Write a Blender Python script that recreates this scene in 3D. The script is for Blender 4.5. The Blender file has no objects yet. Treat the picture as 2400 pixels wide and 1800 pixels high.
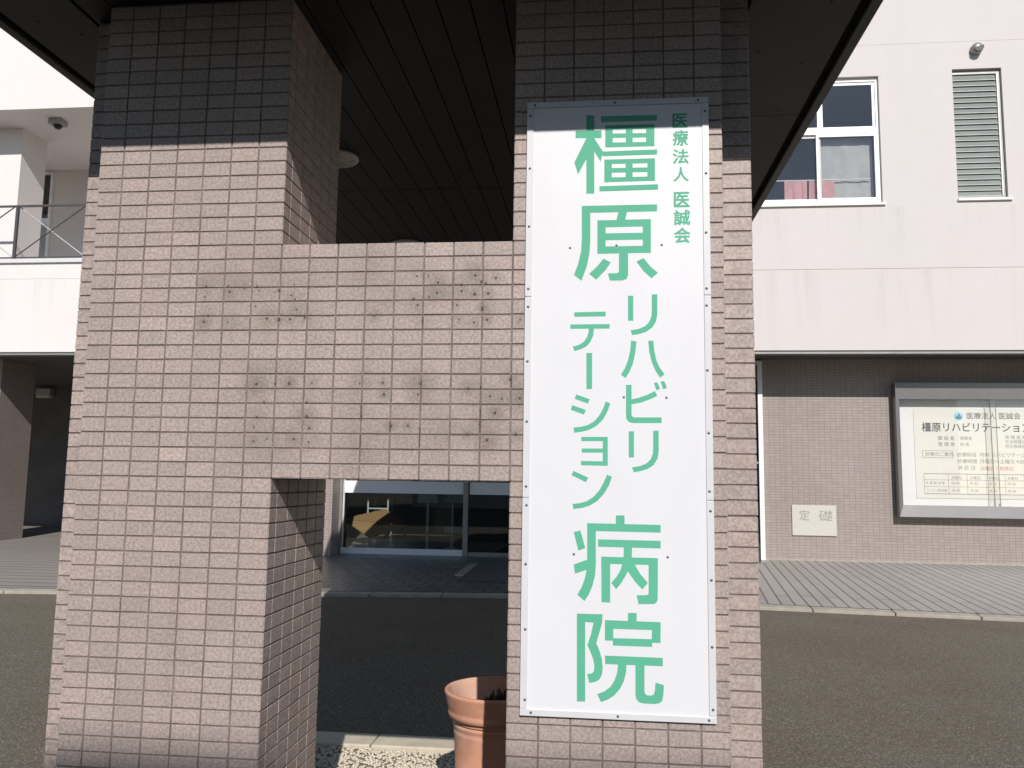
import bpy, math, random
import numpy as np
from mathutils import Vector, Matrix

random.seed(7)
rng = np.random.default_rng(7)
SC = bpy.context.scene
COL = SC.collection

# ------------------------------------------------------------------ camera
CAM = Vector((1.78725, -2.68013, 1.5))
YAW, PITCH, ROLL, FPX = -0.105489, 0.115295, 0.0143102, 1941.0
cy, sy, cp, sp = math.cos(YAW), math.sin(YAW), math.cos(PITCH), math.sin(PITCH)
fw = Vector((sy * cp, cy * cp, sp))
rt0 = Vector((cy, -sy, 0))
up0 = rt0.cross(fw)
rt = math.cos(ROLL) * rt0 + math.sin(ROLL) * up0
up = -math.sin(ROLL) * rt0 + math.cos(ROLL) * up0
cam_d = bpy.data.cameras.new('camera')
cam = bpy.data.objects.new('camera', cam_d)
COL.objects.link(cam)
cam_d.sensor_fit = 'HORIZONTAL'
cam_d.sensor_width = 36.0
cam_d.lens = FPX / 2400 * 36
cam_d.clip_start = 0.05
cam_d.clip_end = 400
M4 = Matrix.Identity(4)
for i in range(3):
    M4[i][0], M4[i][1], M4[i][2], M4[i][3] = rt[i], up[i], -fw[i], CAM[i]
cam.matrix_world = M4
SC.camera = cam

# ------------------------------------------------------------------ light
SUN = Vector((0.225, -1.0, 0.68)).normalized()          # towards the sun
EL = math.asin(SUN.z)
AZ = math.atan2(SUN.x, SUN.y)
W = bpy.data.worlds.new("World")
SC.world = W
W.use_nodes = True
wn = W.node_tree
for n in list(wn.nodes):
    wn.nodes.remove(n)
sky = wn.nodes.new('ShaderNodeTexSky')
sky.sky_type = 'NISHITA'
sky.sun_disc = False
sky.sun_elevation = EL
sky.sun_rotation = AZ
sky.air_density, sky.dust_density, sky.ozone_density = 1.0, 0.15, 1.6
bg = wn.nodes.new('ShaderNodeBackground')
bg.inputs['Strength'].default_value = 0.10
wo = wn.nodes.new('ShaderNodeOutputWorld')
wn.links.new(sky.outputs[0], bg.inputs[0])
wn.links.new(bg.outputs[0], wo.inputs[0])
sl = bpy.data.lights.new('sun', 'SUN')
sl.energy = 4.4
sl.angle = math.radians(0.53)
sl.color = (1.0, 0.955, 0.915)
so = bpy.data.objects.new('sun', sl)
COL.objects.link(so)
so.rotation_euler = SUN.to_track_quat('Z', 'Y').to_euler()
so.location = (10, -30, 25)
vs = SC.view_settings
vs.view_transform = 'Standard'
vs.look = 'None'
vs.exposure = 0.0
vs.gamma = 1.0

# ------------------------------------------------------------------ materials
MAT = {}


class NT:
    def __init__(s, name):
        s.m = bpy.data.materials.new(name)
        s.m.use_nodes = True
        s.t = s.m.node_tree
        for n in list(s.t.nodes):
            s.t.nodes.remove(n)
        s.out = s.n('ShaderNodeOutputMaterial')

    def n(s, typ, **kw):
        nd = s.t.nodes.new(typ)
        for k, v in kw.items():
            if k.startswith('_'):
                setattr(nd, k[1:], v)
            else:
                nd.inputs[k].default_value = v
        return nd

    def l(s, a, b):
        s.t.links.new(a, b)

    def coord(s, scale=(1, 1, 1), loc=(0, 0, 0)):
        g = s.n('ShaderNodeNewGeometry')
        mp = s.n('ShaderNodeMapping')
        mp.inputs['Scale'].default_value = scale
        mp.inputs['Location'].default_value = loc
        s.l(g.outputs['Position'], mp.inputs['Vector'])
        return mp.outputs['Vector']

    def noise(s, vec, scale, detail=3, rough=0.55):
        nd = s.n('ShaderNodeTexNoise', Scale=scale, Detail=detail, Roughness=rough)
        s.l(vec, nd.inputs['Vector'])
        return nd.outputs['Fac']

    def ramp(s, fac, a, b, ca=(0, 0, 0, 1), cb=(1, 1, 1, 1)):
        r = s.n('ShaderNodeValToRGB')
        r.color_ramp.elements[0].position = a
        r.color_ramp.elements[1].position = b
        r.color_ramp.elements[0].color = ca
        r.color_ramp.elements[1].color = cb
        s.l(fac, r.inputs['Fac'])
        return r.outputs['Color']

    def mix(s, fac, a, b, blend='MIX'):
        m = s.n('ShaderNodeMix', _data_type='RGBA', _blend_type=blend)
        for sock, v in ((0, fac), (6, a), (7, b)):
            if isinstance(v, (int, float)):
                m.inputs[sock].default_value = v
            elif isinstance(v, (tuple, list)):
                m.inputs[sock].default_value = (*v[:3], 1)
            else:
                s.l(v, m.inputs[sock])
        return m.outputs[2]

    def bump(s, h, strength=0.3, dist=0.002):
        b = s.n('ShaderNodeBump', Strength=strength, Distance=dist)
        s.l(h, b.inputs['Height'])
        return b.outputs['Normal']

    def pbr(s, col, rough=0.6, metal=0.0, spec=0.5, normal=None):
        p = s.n('ShaderNodeBsdfPrincipled')
        p.inputs['Metallic'].default_value = metal
        p.inputs['Specular IOR Level'].default_value = spec
        for sock, v in (('Base Color', col), ('Roughness', rough)):
            if isinstance(v, (int, float)):
                p.inputs[sock].default_value = v
            elif isinstance(v, (tuple, list)):
                p.inputs[sock].default_value = (*v[:3], 1)
            else:
                s.l(v, p.inputs[sock])
        if normal is not None:
            s.l(normal, p.inputs['Normal'])
        s.l(p.outputs[0], s.out.inputs['Surface'])
        return p


def simple(name, col, rough=0.6, metal=0.0, var=0.12, scale=6.0, spec=0.5, bump=0.0, bscale=150, bdist=0.002):
    """one colour, broken up by soft wear"""
    t = NT(name)
    v = t.coord()
    f = t.noise(v, scale, 5, 0.6)
    c = t.mix(t.ramp(f, 0.3, 0.72), [x * (1 - var) for x in col], [min(1, x * (1 + var)) for x in col])
    nrm = t.bump(t.noise(v, bscale, 3), bump, bdist) if bump else None
    t.pbr(c, rough, metal, spec, nrm)
    MAT[name] = t.m
    return t.m


def make_tile():
    """glazed stoneware tile: speckled, every tile a little different; 'tint' holds brightness, hue and stain"""
    t = NT('tile')
    v = t.coord()
    at = t.n('ShaderNodeAttribute', _attribute_name='tint')
    sep = t.n('ShaderNodeSeparateColor')
    t.l(at.outputs['Color'], sep.inputs[0])
    base = t.mix(sep.outputs['Green'], (0.378, 0.318, 0.292), (0.418, 0.338, 0.309))
    dark = t.mix(1.0, base, (0.77, 0.75, 0.75), 'MULTIPLY')
    lite = t.mix(1.0, base, (1.22, 1.22, 1.20), 'MULTIPLY')
    s1 = t.noise(v, 105, 2, 0.65)
    c = t.mix(t.ramp(s1, 0.38, 0.64), dark, lite)
    s2 = t.noise(v, 330, 1, 0.5)
    c = t.mix(t.ramp(s2, 0.56, 0.68), c, t.mix(1.0, base, (1.38, 1.32, 1.24), 'MULTIPLY'))
    br = t.n('ShaderNodeMapRange')
    br.inputs['To Min'].default_value = 0.90
    br.inputs['To Max'].default_value = 1.09
    t.l(sep.outputs['Red'], br.inputs['Value'])
    cc = t.n('ShaderNodeCombineColor')
    for k in range(3):
        t.l(br.outputs[0], cc.inputs[k])
    c = t.mix(1.0, c, cc.outputs[0], 'MULTIPLY')
    big = t.noise(v, 2.3, 4, 0.6)
    c = t.mix(t.ramp(big, 0.35, 0.8, (0, 0, 0, 1), (0.42, 0.42, 0.42, 1)), c, (0.31, 0.262, 0.235))
    c = t.mix(t.ramp(t.noise(t.coord((7, 7, 0.5)), 1.2, 6, 0.7), 0.5, 0.85, (0, 0, 0, 1), (0.5, 0.5, 0.5, 1)), c, t.mix(1.0, c, (0.74, 0.73, 0.72), 'MULTIPLY'))
    st = t.n('ShaderNodeMath', _operation='MULTIPLY')
    t.l(sep.outputs['Blue'], st.inputs[0])
    t.l(t.ramp(t.noise(v, 90, 3), 0.25, 0.6, (0.6, 0.6, 0.6, 1)), st.inputs[1])
    c = t.mix(st.outputs[0], c, (0.125, 0.112, 0.075))
    t.pbr(c, 0.5, 0, 0.35, t.bump(s1, 0.25, 0.0012))
    MAT['tile'] = t.m


def make_brick(name, col, mort, bw, rh, ms, plane='xz', var=0.12, rough=0.55, offset=0.0, bump=0.4, rot=0.0, speck=0.1):
    """regular tile or paver grid laid in world metres"""
    t = NT(name)
    g = t.n('ShaderNodeNewGeometry')
    sp_ = t.n('ShaderNodeSeparateXYZ')
    t.l(g.outputs['Position'], sp_.inputs[0])
    cb = t.n('ShaderNodeCombineXYZ')
    a, b = {'xz': (0, 2), 'yz': (1, 2), 'xy': (0, 1), 'yx': (1, 0)}[plane]
    t.l(sp_.outputs[a], cb.inputs[0])
    t.l(sp_.outputs[b], cb.inputs[1])
    mp = t.n('ShaderNodeMapping')
    mp.inputs['Rotation'].default_value = (0, 0, rot)
    t.l(cb.outputs[0], mp.inputs[0])
    bk = t.n('ShaderNodeTexBrick', _offset=offset, _offset_frequency=2)
    bk.inputs['Scale'].default_value = 1.0
    bk.inputs['Brick Width'].default_value = bw
    bk.inputs['Row Height'].default_value = rh
    bk.inputs['Mortar Size'].default_value = ms
    bk.inputs['Mortar Smooth'].default_value = 0.1
    bk.inputs['Color1'].default_value = (*[x * (1 - var) for x in col], 1)
    bk.inputs['Color2'].default_value = (*[x * (1 + var) for x in col], 1)
    bk.inputs['Mortar'].default_value = (*mort, 1)
    t.l(mp.outputs[0], bk.inputs['Vector'])
    v = t.coord()
    c = t.mix(t.ramp(t.noise(v, 60, 3), 0.3, 0.7), t.mix(1.0, bk.outputs['Color'], (1 - speck,) * 3, 'MULTIPLY'),
              t.mix(1.0, bk.outputs['Color'], (1 + speck,) * 3, 'MULTIPLY'))
    c = t.mix(t.ramp(t.noise(v, 0.9, 5, 0.65), 0.35, 0.75, (0, 0, 0, 1), (0.5, 0.5, 0.5, 1)), c,
              t.mix(1.0, c, (0.8, 0.77, 0.72), 'MULTIPLY'))
    inv = t.n('ShaderNodeMath', _operation='SUBTRACT')
    inv.inputs[0].default_value = 1.0
    t.l(bk.outputs['Fac'], inv.inputs[1])
    t.pbr(c, rough, 0, 0.4, t.bump(inv.outputs[0], bump, 0.003))
    MAT[name] = t.m


def make_asphalt():
    t = NT('asphalt')
    v = t.coord()
    c = t.mix(t.ramp(t.noise(v, 60, 4, 0.8), 0.36, 0.66), (0.082, 0.072, 0.055), (0.285, 0.250, 0.196))
    vo = t.n('ShaderNodeTexVoronoi', Scale=38.0)
    t.l(v, vo.inputs['Vector'])
    c = t.mix(t.ramp(vo.outputs['Distance'], 0.13, 0.22, (1, 1, 1, 1), (0, 0, 0, 1)), c, (0.40, 0.38, 0.33))
    c = t.mix(t.ramp(t.noise(v, 17, 4, 0.7), 0.40, 0.62, (0, 0, 0, 1), (0.55, 0.55, 0.55, 1)), c, t.mix(1.0, c, (0.70, 0.69, 0.68), 'MULTIPLY'))
    c = t.mix(t.ramp(t.noise(v, 0.8, 6, 0.65), 0.35, 0.7, (0, 0, 0, 1), (0.6, 0.6, 0.6, 1)), c,
              t.mix(1.0, c, (0.76, 0.74, 0.70), 'MULTIPLY'))
    t.pbr(c, 0.9, 0, 0.1, t.bump(t.noise(v, 80, 4, 0.7), 0.7, 0.005))
    MAT['asphalt'] = t.m


def make_paint(name, col):
    """sprayed exterior wall paint with faint rain streaks"""
    t = NT(name)
    v = t.coord()
    streak = t.noise(t.coord((2.6, 2.6, 0.2)), 1.3, 8, 0.7)
    c = t.mix(t.ramp(streak, 0.52, 0.86, (0, 0, 0, 1), (0.3, 0.3, 0.3, 1)), col, (col[0] * 0.84, col[1] * 0.82, col[2] * 0.78))
    c = t.mix(t.ramp(t.noise(v, 0.5, 4), 0.4, 0.7, (0, 0, 0, 1), (0.4, 0.4, 0.4, 1)), c, (col[0] * 0.94, col[1] * 0.95, col[2] * 0.92))
    g = t.n('ShaderNodeNewGeometry')
    sz = t.n('ShaderNodeSeparateXYZ')
    t.l(g.outputs['Position'], sz.inputs[0])
    for lo, hi in ((5.3, 6.36), (3.85, 5.23)):              # rain runs below the sills and below the joint
        mr = t.n('ShaderNodeMapRange')
        mr.inputs['From Min'].default_value = lo
        mr.inputs['From Max'].default_value = hi
        t.l(sz.outputs[2], mr.inputs['Value'])
        band = t.n('ShaderNodeMath', _operation='LESS_THAN')
        band.inputs[1].default_value = hi
        t.l(sz.outputs[2], band.inputs[0])
        m1 = t.n('ShaderNodeMath', _operation='MULTIPLY')
        t.l(mr.outputs[0], m1.inputs[0])
        t.l(band.outputs[0], m1.inputs[1])
        m2 = t.n('ShaderNodeMath', _operation='MULTIPLY')
        t.l(m1.outputs[0], m2.inputs[0])
        t.l(t.ramp(t.noise(t.coord((3.4, 3.4, 0.12), (lo, 0, 0)), 2.2, 7, 0.7), 0.5, 0.78, (0, 0, 0, 1), (0.55, 0.55, 0.55, 1)), m2.inputs[1])
        c = t.mix(m2.outputs[0], c, (col[0] * 0.72, col[1] * 0.71, col[2] * 0.66))
    c = t.mix(t.ramp(t.noise(v, 3.0, 6, 0.7), 0.45, 0.8, (0, 0, 0, 1), (0.3, 0.3, 0.3, 1)), c, (col[0] * 0.9, col[1] * 0.89, col[2] * 0.86))
    t.pbr(c, 0.75, 0, 0.3, t.bump(t.noise(v, 45, 4, 0.7), 0.35, 0.004))
    MAT[name] = t.m


def make_glass(name, tint=(0.75, 0.82, 0.8), refl=0.06, rough=0.0):
    t = NT(name)
    tr = t.n('ShaderNodeBsdfTransparent')
    tr.inputs[0].default_value = (*tint, 1)
    gl = t.n('ShaderNodeBsdfGlossy')
    gl.inputs['Roughness'].default_value = rough
    fr = t.n('ShaderNodeFresnel', IOR=1.5)
    ad = t.n('ShaderNodeMath', _operation='ADD')
    ad.inputs[1].default_value = refl - 0.04
    t.l(fr.outputs[0], ad.inputs[0])
    mx = t.n('ShaderNodeMixShader')
    t.l(ad.outputs[0], mx.inputs[0])
    t.l(tr.outputs[0], mx.inputs[1])
    t.l(gl.outputs[0], mx.inputs[2])
    t.l(mx.outputs[0], t.out.inputs['Surface'])
    MAT[name] = t.m


def make_terracotta():
    t = NT('terracotta')
    v = t.coord()
    c = t.mix(t.ramp(t.noise(v, 9, 5, 0.65), 0.3, 0.72), (0.53, 0.25, 0.16), (0.66, 0.335, 0.215))
    c = t.mix(t.ramp(t.noise(v, 3.2, 4), 0.5, 0.75, (0, 0, 0, 1), (0.8, 0.8, 0.8, 1)), c, (0.66, 0.49, 0.40))
    t.pbr(c, 0.7, 0, 0.3, t.bump(t.noise(v, 160, 3), 0.2, 0.001))
    MAT['terracotta'] = t.m


def make_board():
    t = NT('sign_white')
    v = t.coord()
    c = t.mix(t.ramp(t.noise(t.coord((3, 3, 0.6)), 2.0, 6, 0.6), 0.35, 0.8), (0.745, 0.745, 0.765), (0.715, 0.712, 0.728))
    t.pbr(c, 0.34, 0, 0.4, t.bump(t.noise(v, 3.5, 2, 0.4), 0.25, 0.01))
    MAT['sign_white'] = t.m


def make_wood(name, a, b):
    t = NT(name)
    v = t.coord((3, 3, 30))
    c = t.mix(t.ramp(t.noise(v, 6, 5, 0.6), 0.3, 0.7), a, b)
    t.pbr(c, 0.5, 0, 0.4)
    MAT[name] = t.m


make_tile()
make_asphalt()
make_terracotta()
make_wood('wood', (0.46, 0.25, 0.12), (0.62, 0.37, 0.20))
make_paint('white_paint', (0.625, 0.578, 0.560))
make_paint('white_paint_left', (0.745, 0.70, 0.68))
make_brick('wall_tile', (0.335, 0.282, 0.256), (0.225, 0.186, 0.167), 0.1, 0.05, 0.004, 'xz', 0.055)
make_brick('wall_tile_side', (0.335, 0.282, 0.256), (0.225, 0.186, 0.167), 0.1, 0.05, 0.004, 'yz', 0.055)
make_brick('paving_left', (0.30, 0.275, 0.25), (0.17, 0.15, 0.135), 40.0, 0.3, 0.03, 'xy', 0.03, 0.6, 0, 0.4)
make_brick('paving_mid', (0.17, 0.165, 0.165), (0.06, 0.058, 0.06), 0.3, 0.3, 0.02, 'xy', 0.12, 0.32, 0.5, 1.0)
make_brick('paving_right', (0.375, 0.35, 0.322), (0.155, 0.142, 0.13), 6.0, 0.155, 0.012, 'yx', 0.05, 0.6, 0.5, 1.0, -0.11)
simple('grout', (0.195, 0.155, 0.136), 0.9, var=0.35, scale=9)
simple('hole', (0.10, 0.083, 0.066), 0.9, var=0.5, scale=120)
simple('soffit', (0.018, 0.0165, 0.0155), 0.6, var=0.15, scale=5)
simple('eave', (0.10, 0.092, 0.083), 0.65, var=0.12, scale=3)
simple('fascia', (0.05, 0.048, 0.047), 0.45, var=0.1)
simple('black_gap', (0.012, 0.011, 0.011), 0.9)
make_board()
simple('sign_frame', (0.66, 0.655, 0.665), 0.35, var=0.03, scale=8)
simple('sign_green', (0.115, 0.445, 0.29), 0.6, var=0.03, scale=3, spec=0.15)
simple('screw', (0.16, 0.16, 0.165), 0.35, 0.8)
simple('kerb', (0.37, 0.335, 0.275), 0.85, var=0.16, scale=7, bump=0.3)
simple('gravel_kerb', (0.54, 0.485, 0.375), 0.85, var=0.14, scale=9, bump=0.3)
simple('gravel', (0.62, 0.56, 0.44), 0.8, var=0.30, scale=55)
simple('gravel_base', (0.30, 0.26, 0.20), 0.95, var=0.4, scale=60, bump=1.0, bscale=70, bdist=0.01)
simple('soil', (0.045, 0.034, 0.026), 0.95, var=0.5, scale=40, bump=1.0, bscale=60, bdist=0.01)
simple('leaf', (0.045, 0.06, 0.035), 0.6, var=0.4, scale=30)
simple('window_frame', (0.82, 0.80, 0.76), 0.4, var=0.03)
simple('room', (0.55, 0.54, 0.53), 0.9, var=0.1, scale=1)
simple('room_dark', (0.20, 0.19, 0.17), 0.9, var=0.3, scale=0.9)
simple('lobby_floor', (0.10, 0.105, 0.115), 0.3, var=0.15, scale=2)
simple('curtain', (0.50, 0.49, 0.48), 0.9, var=0.14, scale=3.5)
simple('towel', (0.66, 0.37, 0.37), 0.95, var=0.14, scale=9)
simple('steel', (0.30, 0.29, 0.285), 0.38, 0.85, var=0.06, scale=2)
simple('poster', (0.765, 0.755, 0.70), 0.6, var=0.01)
simple('poster_back', (0.80, 0.80, 0.80), 0.6, var=0.01)
simple('ink', (0.07, 0.07, 0.075), 0.7)
simple('ink_grey', (0.20, 0.20, 0.20), 0.7)
simple('ink_red', (0.58, 0.14, 0.13), 0.7)
simple('ink_blue', (0.06, 0.25, 0.38), 0.6)
simple('ink_sky', (0.36, 0.66, 0.76), 0.6)
simple('granite', (0.53, 0.505, 0.45), 0.6, var=0.1, scale=80)
simple('shade_toned_wall', (0.085, 0.08, 0.08), 0.7, var=0.2, scale=2)  # deep shade under the left overhang is put into this wall colour
simple('granite_cut', (0.31, 0.29, 0.245), 0.8)
simple('rail', (0.09, 0.085, 0.085), 0.45, 0.3)
simple('rail_light', (0.52, 0.51, 0.50), 0.4, 0.3)
simple('louvre', (0.195, 0.215, 0.198), 0.35, var=0.08, scale=3)
simple('louvre_edge', (0.66, 0.69, 0.64), 0.3)
simple('grey_metal', (0.30, 0.29, 0.28), 0.45, 0.4)
simple('camera_case', (0.33, 0.315, 0.30), 0.5)
simple('black', (0.012, 0.012, 0.013), 0.3)
simple('mat_carpet', (0.075, 0.08, 0.09), 0.95, var=0.15, scale=90)
simple('mat_edge', (0.52, 0.52, 0.54), 0.4, 0.6)
simple('diffuser', (0.55, 0.54, 0.49), 0.4, var=0.05)
simple('lobby_white', (0.60, 0.61, 0.60), 0.5)
simple('lobby_green', (0.36, 0.41, 0.39), 0.5, var=0.2)
simple('band_film', (0.82, 0.83, 0.85), 0.35, var=0.02)
simple('stucco', (0.55, 0.53, 0.49), 0.85, var=0.08)
make_glass('glass', (0.86, 0.90, 0.885), 0.05)
make_glass('window_glass', (0.93, 0.94, 0.94), 0.075)
make_glass('glass_dark', (0.30, 0.33, 0.34), 0.09)
make_glass('glass_clear', (0.98, 0.98, 0.975), 0.045)

# ------------------------------------------------------------------ geometry helpers


class MB:
    def __init__(s):
        s.v, s.f, s.mi, s.tint = [], [], [], []

    def quad(s, a, b, c, d, mi=0, tint=None):
        n = len(s.v)
        s.v += [tuple(a), tuple(b), tuple(c), tuple(d)]
        s.f.append((n, n + 1, n + 2, n + 3))
        s.mi.append(mi)
        if tint is not None:
            s.tint += [tint] * 4
        return s

    def poly(s, pts, mi=0):
        n = len(s.v)
        s.v += [tuple(p) for p in pts]
        s.f.append(tuple(range(n, n + len(pts))))
        s.mi.append(mi)
        return s

    def box(s, x0, x1, y0, y1, z0, z1, mi=0):
        n = len(s.v)
        s.v += [(x0, y0, z0), (x1, y0, z0), (x1, y1, z0), (x0, y1, z0), (x0, y0, z1), (x1, y0, z1), (x1, y1, z1), (x0, y1, z1)]
        for q in ((0, 3, 2, 1), (4, 5, 6, 7), (0, 1, 5, 4), (1, 2, 6, 5), (2, 3, 7, 6), (3, 0, 4, 7)):
            s.f.append(tuple(n + i for i in q))
            s.mi.append(mi)
        return s

    def hexa(s, p):
        """box from 8 corner points (bottom ring, top ring)"""
        n = len(s.v)
        s.v += [tuple(q) for q in p]
        for q in ((0, 3, 2, 1), (4, 5, 6, 7), (0, 1, 5, 4), (1, 2, 6, 5), (2, 3, 7, 6), (3, 0, 4, 7)):
            s.f.append(tuple(n + i for i in q))
            s.mi.append(0)
        return s

    def tube(s, a, b, r0, r1=None, seg=12, cap=True, mi=0):
        r1 = r0 if r1 is None else r1
        a, b = Vector(a), Vector(b)
        d = (b - a).normalized()
        u = d.orthogonal().normalized()
        w = d.cross(u)
        n = len(s.v)
        for c, r in ((a, r0), (b, r1)):
            for k in range(seg):
                t = 2 * math.pi * k / seg
                s.v.append(tuple(c + u * (r * math.cos(t)) + w * (r * math.sin(t))))
        for k in range(seg):
            k2 = (k + 1) % seg
            s.f.append((n + k, n + k2, n + seg + k2, n + seg + k))
            s.mi.append(mi)
        if cap:
            s.f.append(tuple(n + k for k in reversed(range(seg))))
            s.f.append(tuple(n + seg + k for k in range(seg)))
            s.mi += [mi, mi]
        return s

    def lathe(s, prof, c, seg=64, axis='z', closed_top=False):
        n = len(s.v)
        for r, h in prof:
            for k in range(seg):
                t = 2 * math.pi * k / seg
                if axis == 'z':
                    s.v.append((c[0] + r * math.cos(t), c[1] + r * math.sin(t), c[2] + h))
                else:                                           # axis y
                    s.v.append((c[0] + r * math.cos(t), c[1] + h, c[2] + r * math.sin(t)))
        for i in range(len(prof) - 1):
            for k in range(seg):
                k2 = (k + 1) % seg
                q = (n + i * seg + k, n + i * seg + k2, n + (i + 1) * seg + k2, n + (i + 1) * seg + k)
                s.f.append(q if axis == 'z' else tuple(reversed(q)))
                s.mi.append(0)
        return s

    def build(s, name, mats, parent=None, smooth=False, bevel=0.0):
        o0 = ORIG.get(parent.name, Vector((0, 0, 0))) if parent else Vector((0, 0, 0))
        me = bpy.data.meshes.new(name)
        me.from_pydata([(x - o0.x, y - o0.y, z - o0.z) for x, y, z in s.v], [], s.f)
        if not isinstance(mats, (list, tuple)):
            mats = [mats]
        for m in mats:
            me.materials.append(MAT[m])
        me.polygons.foreach_set('material_index', s.mi)
        if s.tint:
            a = me.color_attributes.new('tint', 'FLOAT_COLOR', 'POINT')
            a.data.foreach_set('color', np.array(s.tint, dtype=np.float32).ravel())
        if smooth:
            me.polygons.foreach_set('use_smooth', [True] * len(s.f))
        me.update()
        o = bpy.data.objects.new(name, me)
        COL.objects.link(o)
        if parent:
            o.parent = parent
            ORIG[o.name] = o0
        if bevel:
            b = o.modifiers.new('bevel', 'BEVEL')
            b.width = bevel
            b.segments = 2
            b.limit_method = 'ANGLE'
        return o


ORIG = {}


def thing(name, label, cat, loc, group=None):
    o = bpy.data.objects.new(name, None)
    COL.objects.link(o)
    o.location = loc
    o.empty_display_size = 0.1
    o['label'], o['category'] = label, cat
    if group:
        o['group'] = group
    ORIG[o.name] = Vector(loc)
    return o


def tag(o, label, cat, group=None):
    o['label'], o['category'] = label, cat
    if group:
        o['group'] = group
    return o


def struct(o, kind='structure'):
    o['kind'] = kind
    return o


def holes_wall(mb, x0, x1, z0, z1, y0, y1, holes):
    """a wall slab with rectangular openings, cut along their edges"""
    xs = sorted({x0, x1, *[h[0] for h in holes], *[h[1] for h in holes]})
    for xa, xb in zip(xs, xs[1:]):
        hs = sorted((h[2], h[3]) for h in holes if h[0] <= xa + 1e-6 and h[1] >= xb - 1e-6)
        z = z0
        for a, b in hs:
            if a > z + 1e-6:
                mb.box(xa, xb, y0, y1, z, a)
            z = b
        if z < z1 - 1e-6:
            mb.box(xa, xb, y0, y1, z, z1)
    return mb


_glyphs = {}


def glyph(text):
    """outline of one piece of text as (verts, faces, bbox), from Blender's own built-in font"""
    key = text
    if key not in _glyphs:
        c = bpy.data.curves.new('txt', 'FONT')
        c.body = text
        c.size = 1.0
        c.resolution_u = 6
        o = bpy.data.objects.new('txt', c)
        COL.objects.link(o)
        dg = bpy.context.evaluated_depsgraph_get()
        me = bpy.data.meshes.new_from_object(o.evaluated_get(dg))
        v = [(q.co.x, q.co.y) for q in me.vertices]
        f = [tuple(p.vertices) for p in me.polygons]
        bpy.data.objects.remove(o)
        bpy.data.curves.remove(c)
        bpy.data.meshes.remove(me)
        xs, ys = [q[0] for q in v], [q[1] for q in v]
        _glyphs[key] = (v, f, (min(xs), max(xs), min(ys), max(ys)))
    return _glyphs[key]


def put(mb, v, f, fx, fz, y, bold, mi):
    """lay an outline down; bold text is thickened by copies shifted by a hair, each 0.02 mm in front of the last"""
    offs = [(0, 0)] if not bold else [(math.cos(a) * bold, math.sin(a) * bold) for a in np.linspace(0, 2 * math.pi, 9)[:8]]
    for k, (dx, dz) in enumerate(offs):
        n = len(mb.v)
        for px_, pz_ in v:
            mb.v.append((fx(px_ + dx), y - k * 0.00002, fz(pz_ + dz)))
        for q in f:
            mb.f.append(tuple(n + i for i in q))
            mb.mi.append(mi)
    return mb


def text_box(mb, text, x0, x1, z0, z1, y, bold=0.0, mi=0):
    """fit text into a world rectangle on the plane Y = y (facing -Y)"""
    v, f, (a, b, c, d) = glyph(text)
    a, b, c, d = a - bold, b + bold, c - bold, d + bold
    return put(mb, v, f, lambda u: x0 + (u - a) / (b - a) * (x1 - x0), lambda w: z0 + (w - c) / (d - c) * (z1 - z0), y, bold, mi)


def text_line(mb, text, x0, zc, h, y, bold=0.0, mi=0):
    v, f, _ = glyph(text)
    return put(mb, v, f, lambda u: x0 + u * h, lambda w: zc + (w - 0.38) * h, y, bold, mi)


# ------------------------------------------------------------------ ground
mb = MB()
mb.quad((-150, -150, 0), (150, -150, 0), (150, 150, 0), (-150, 150, 0))
struct(mb.build('ground', 'asphalt'))

KERB = [(-40, 5.4), (-12, 6.75), (-5.6, 7.17), (-3.4, 7.45), (-1.55, 7.74), (0.63, 8.04), (2.0, 7.98), (3.75, 7.70), (6.5, 7.39), (11, 6.9), (40, 5.0)]


def kerb_y(x):
    for (xa, ya), (xb, yb) in zip(KERB, KERB[1:]):
        if xa <= x <= xb:
            return ya + (yb - ya) * (x - xa) / (xb - xa)
    return 7.5


def pave_z(x, y):
    k = kerb_y(x)
    return 0.05 + 0.075 * min(1, max(0, (y - k) / (12.3 - k)))


def kerb_stones():
    m = MB()
    x = -20.0
    while x < 20:
        xa, xb = x + 0.006, x + 0.894
        ya, yb = kerb_y(xa), kerb_y(xb)
        m.hexa([(xa, ya, -0.05), (xb, yb, -0.05), (xb, yb + 0.15, -0.05), (xa, ya + 0.15, -0.05),
                (xa, ya, 0.036), (xb, yb, 0.036), (xb, yb + 0.15, 0.05), (xa, ya + 0.15, 0.05)])
        x += 0.9
    return m


struct(kerb_stones().build('kerb', 'kerb', bevel=0.006))
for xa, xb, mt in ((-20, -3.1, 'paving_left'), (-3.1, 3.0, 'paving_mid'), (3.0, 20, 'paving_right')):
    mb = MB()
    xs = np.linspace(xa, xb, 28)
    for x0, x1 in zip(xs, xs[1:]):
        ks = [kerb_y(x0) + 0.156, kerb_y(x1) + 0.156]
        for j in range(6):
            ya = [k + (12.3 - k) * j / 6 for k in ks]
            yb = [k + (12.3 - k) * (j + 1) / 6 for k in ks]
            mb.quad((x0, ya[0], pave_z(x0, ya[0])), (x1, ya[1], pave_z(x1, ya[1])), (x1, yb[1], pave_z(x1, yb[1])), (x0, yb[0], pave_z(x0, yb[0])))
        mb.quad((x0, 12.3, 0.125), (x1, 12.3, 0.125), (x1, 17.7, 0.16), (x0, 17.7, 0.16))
    struct(mb.build('pavement', mt))

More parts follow.
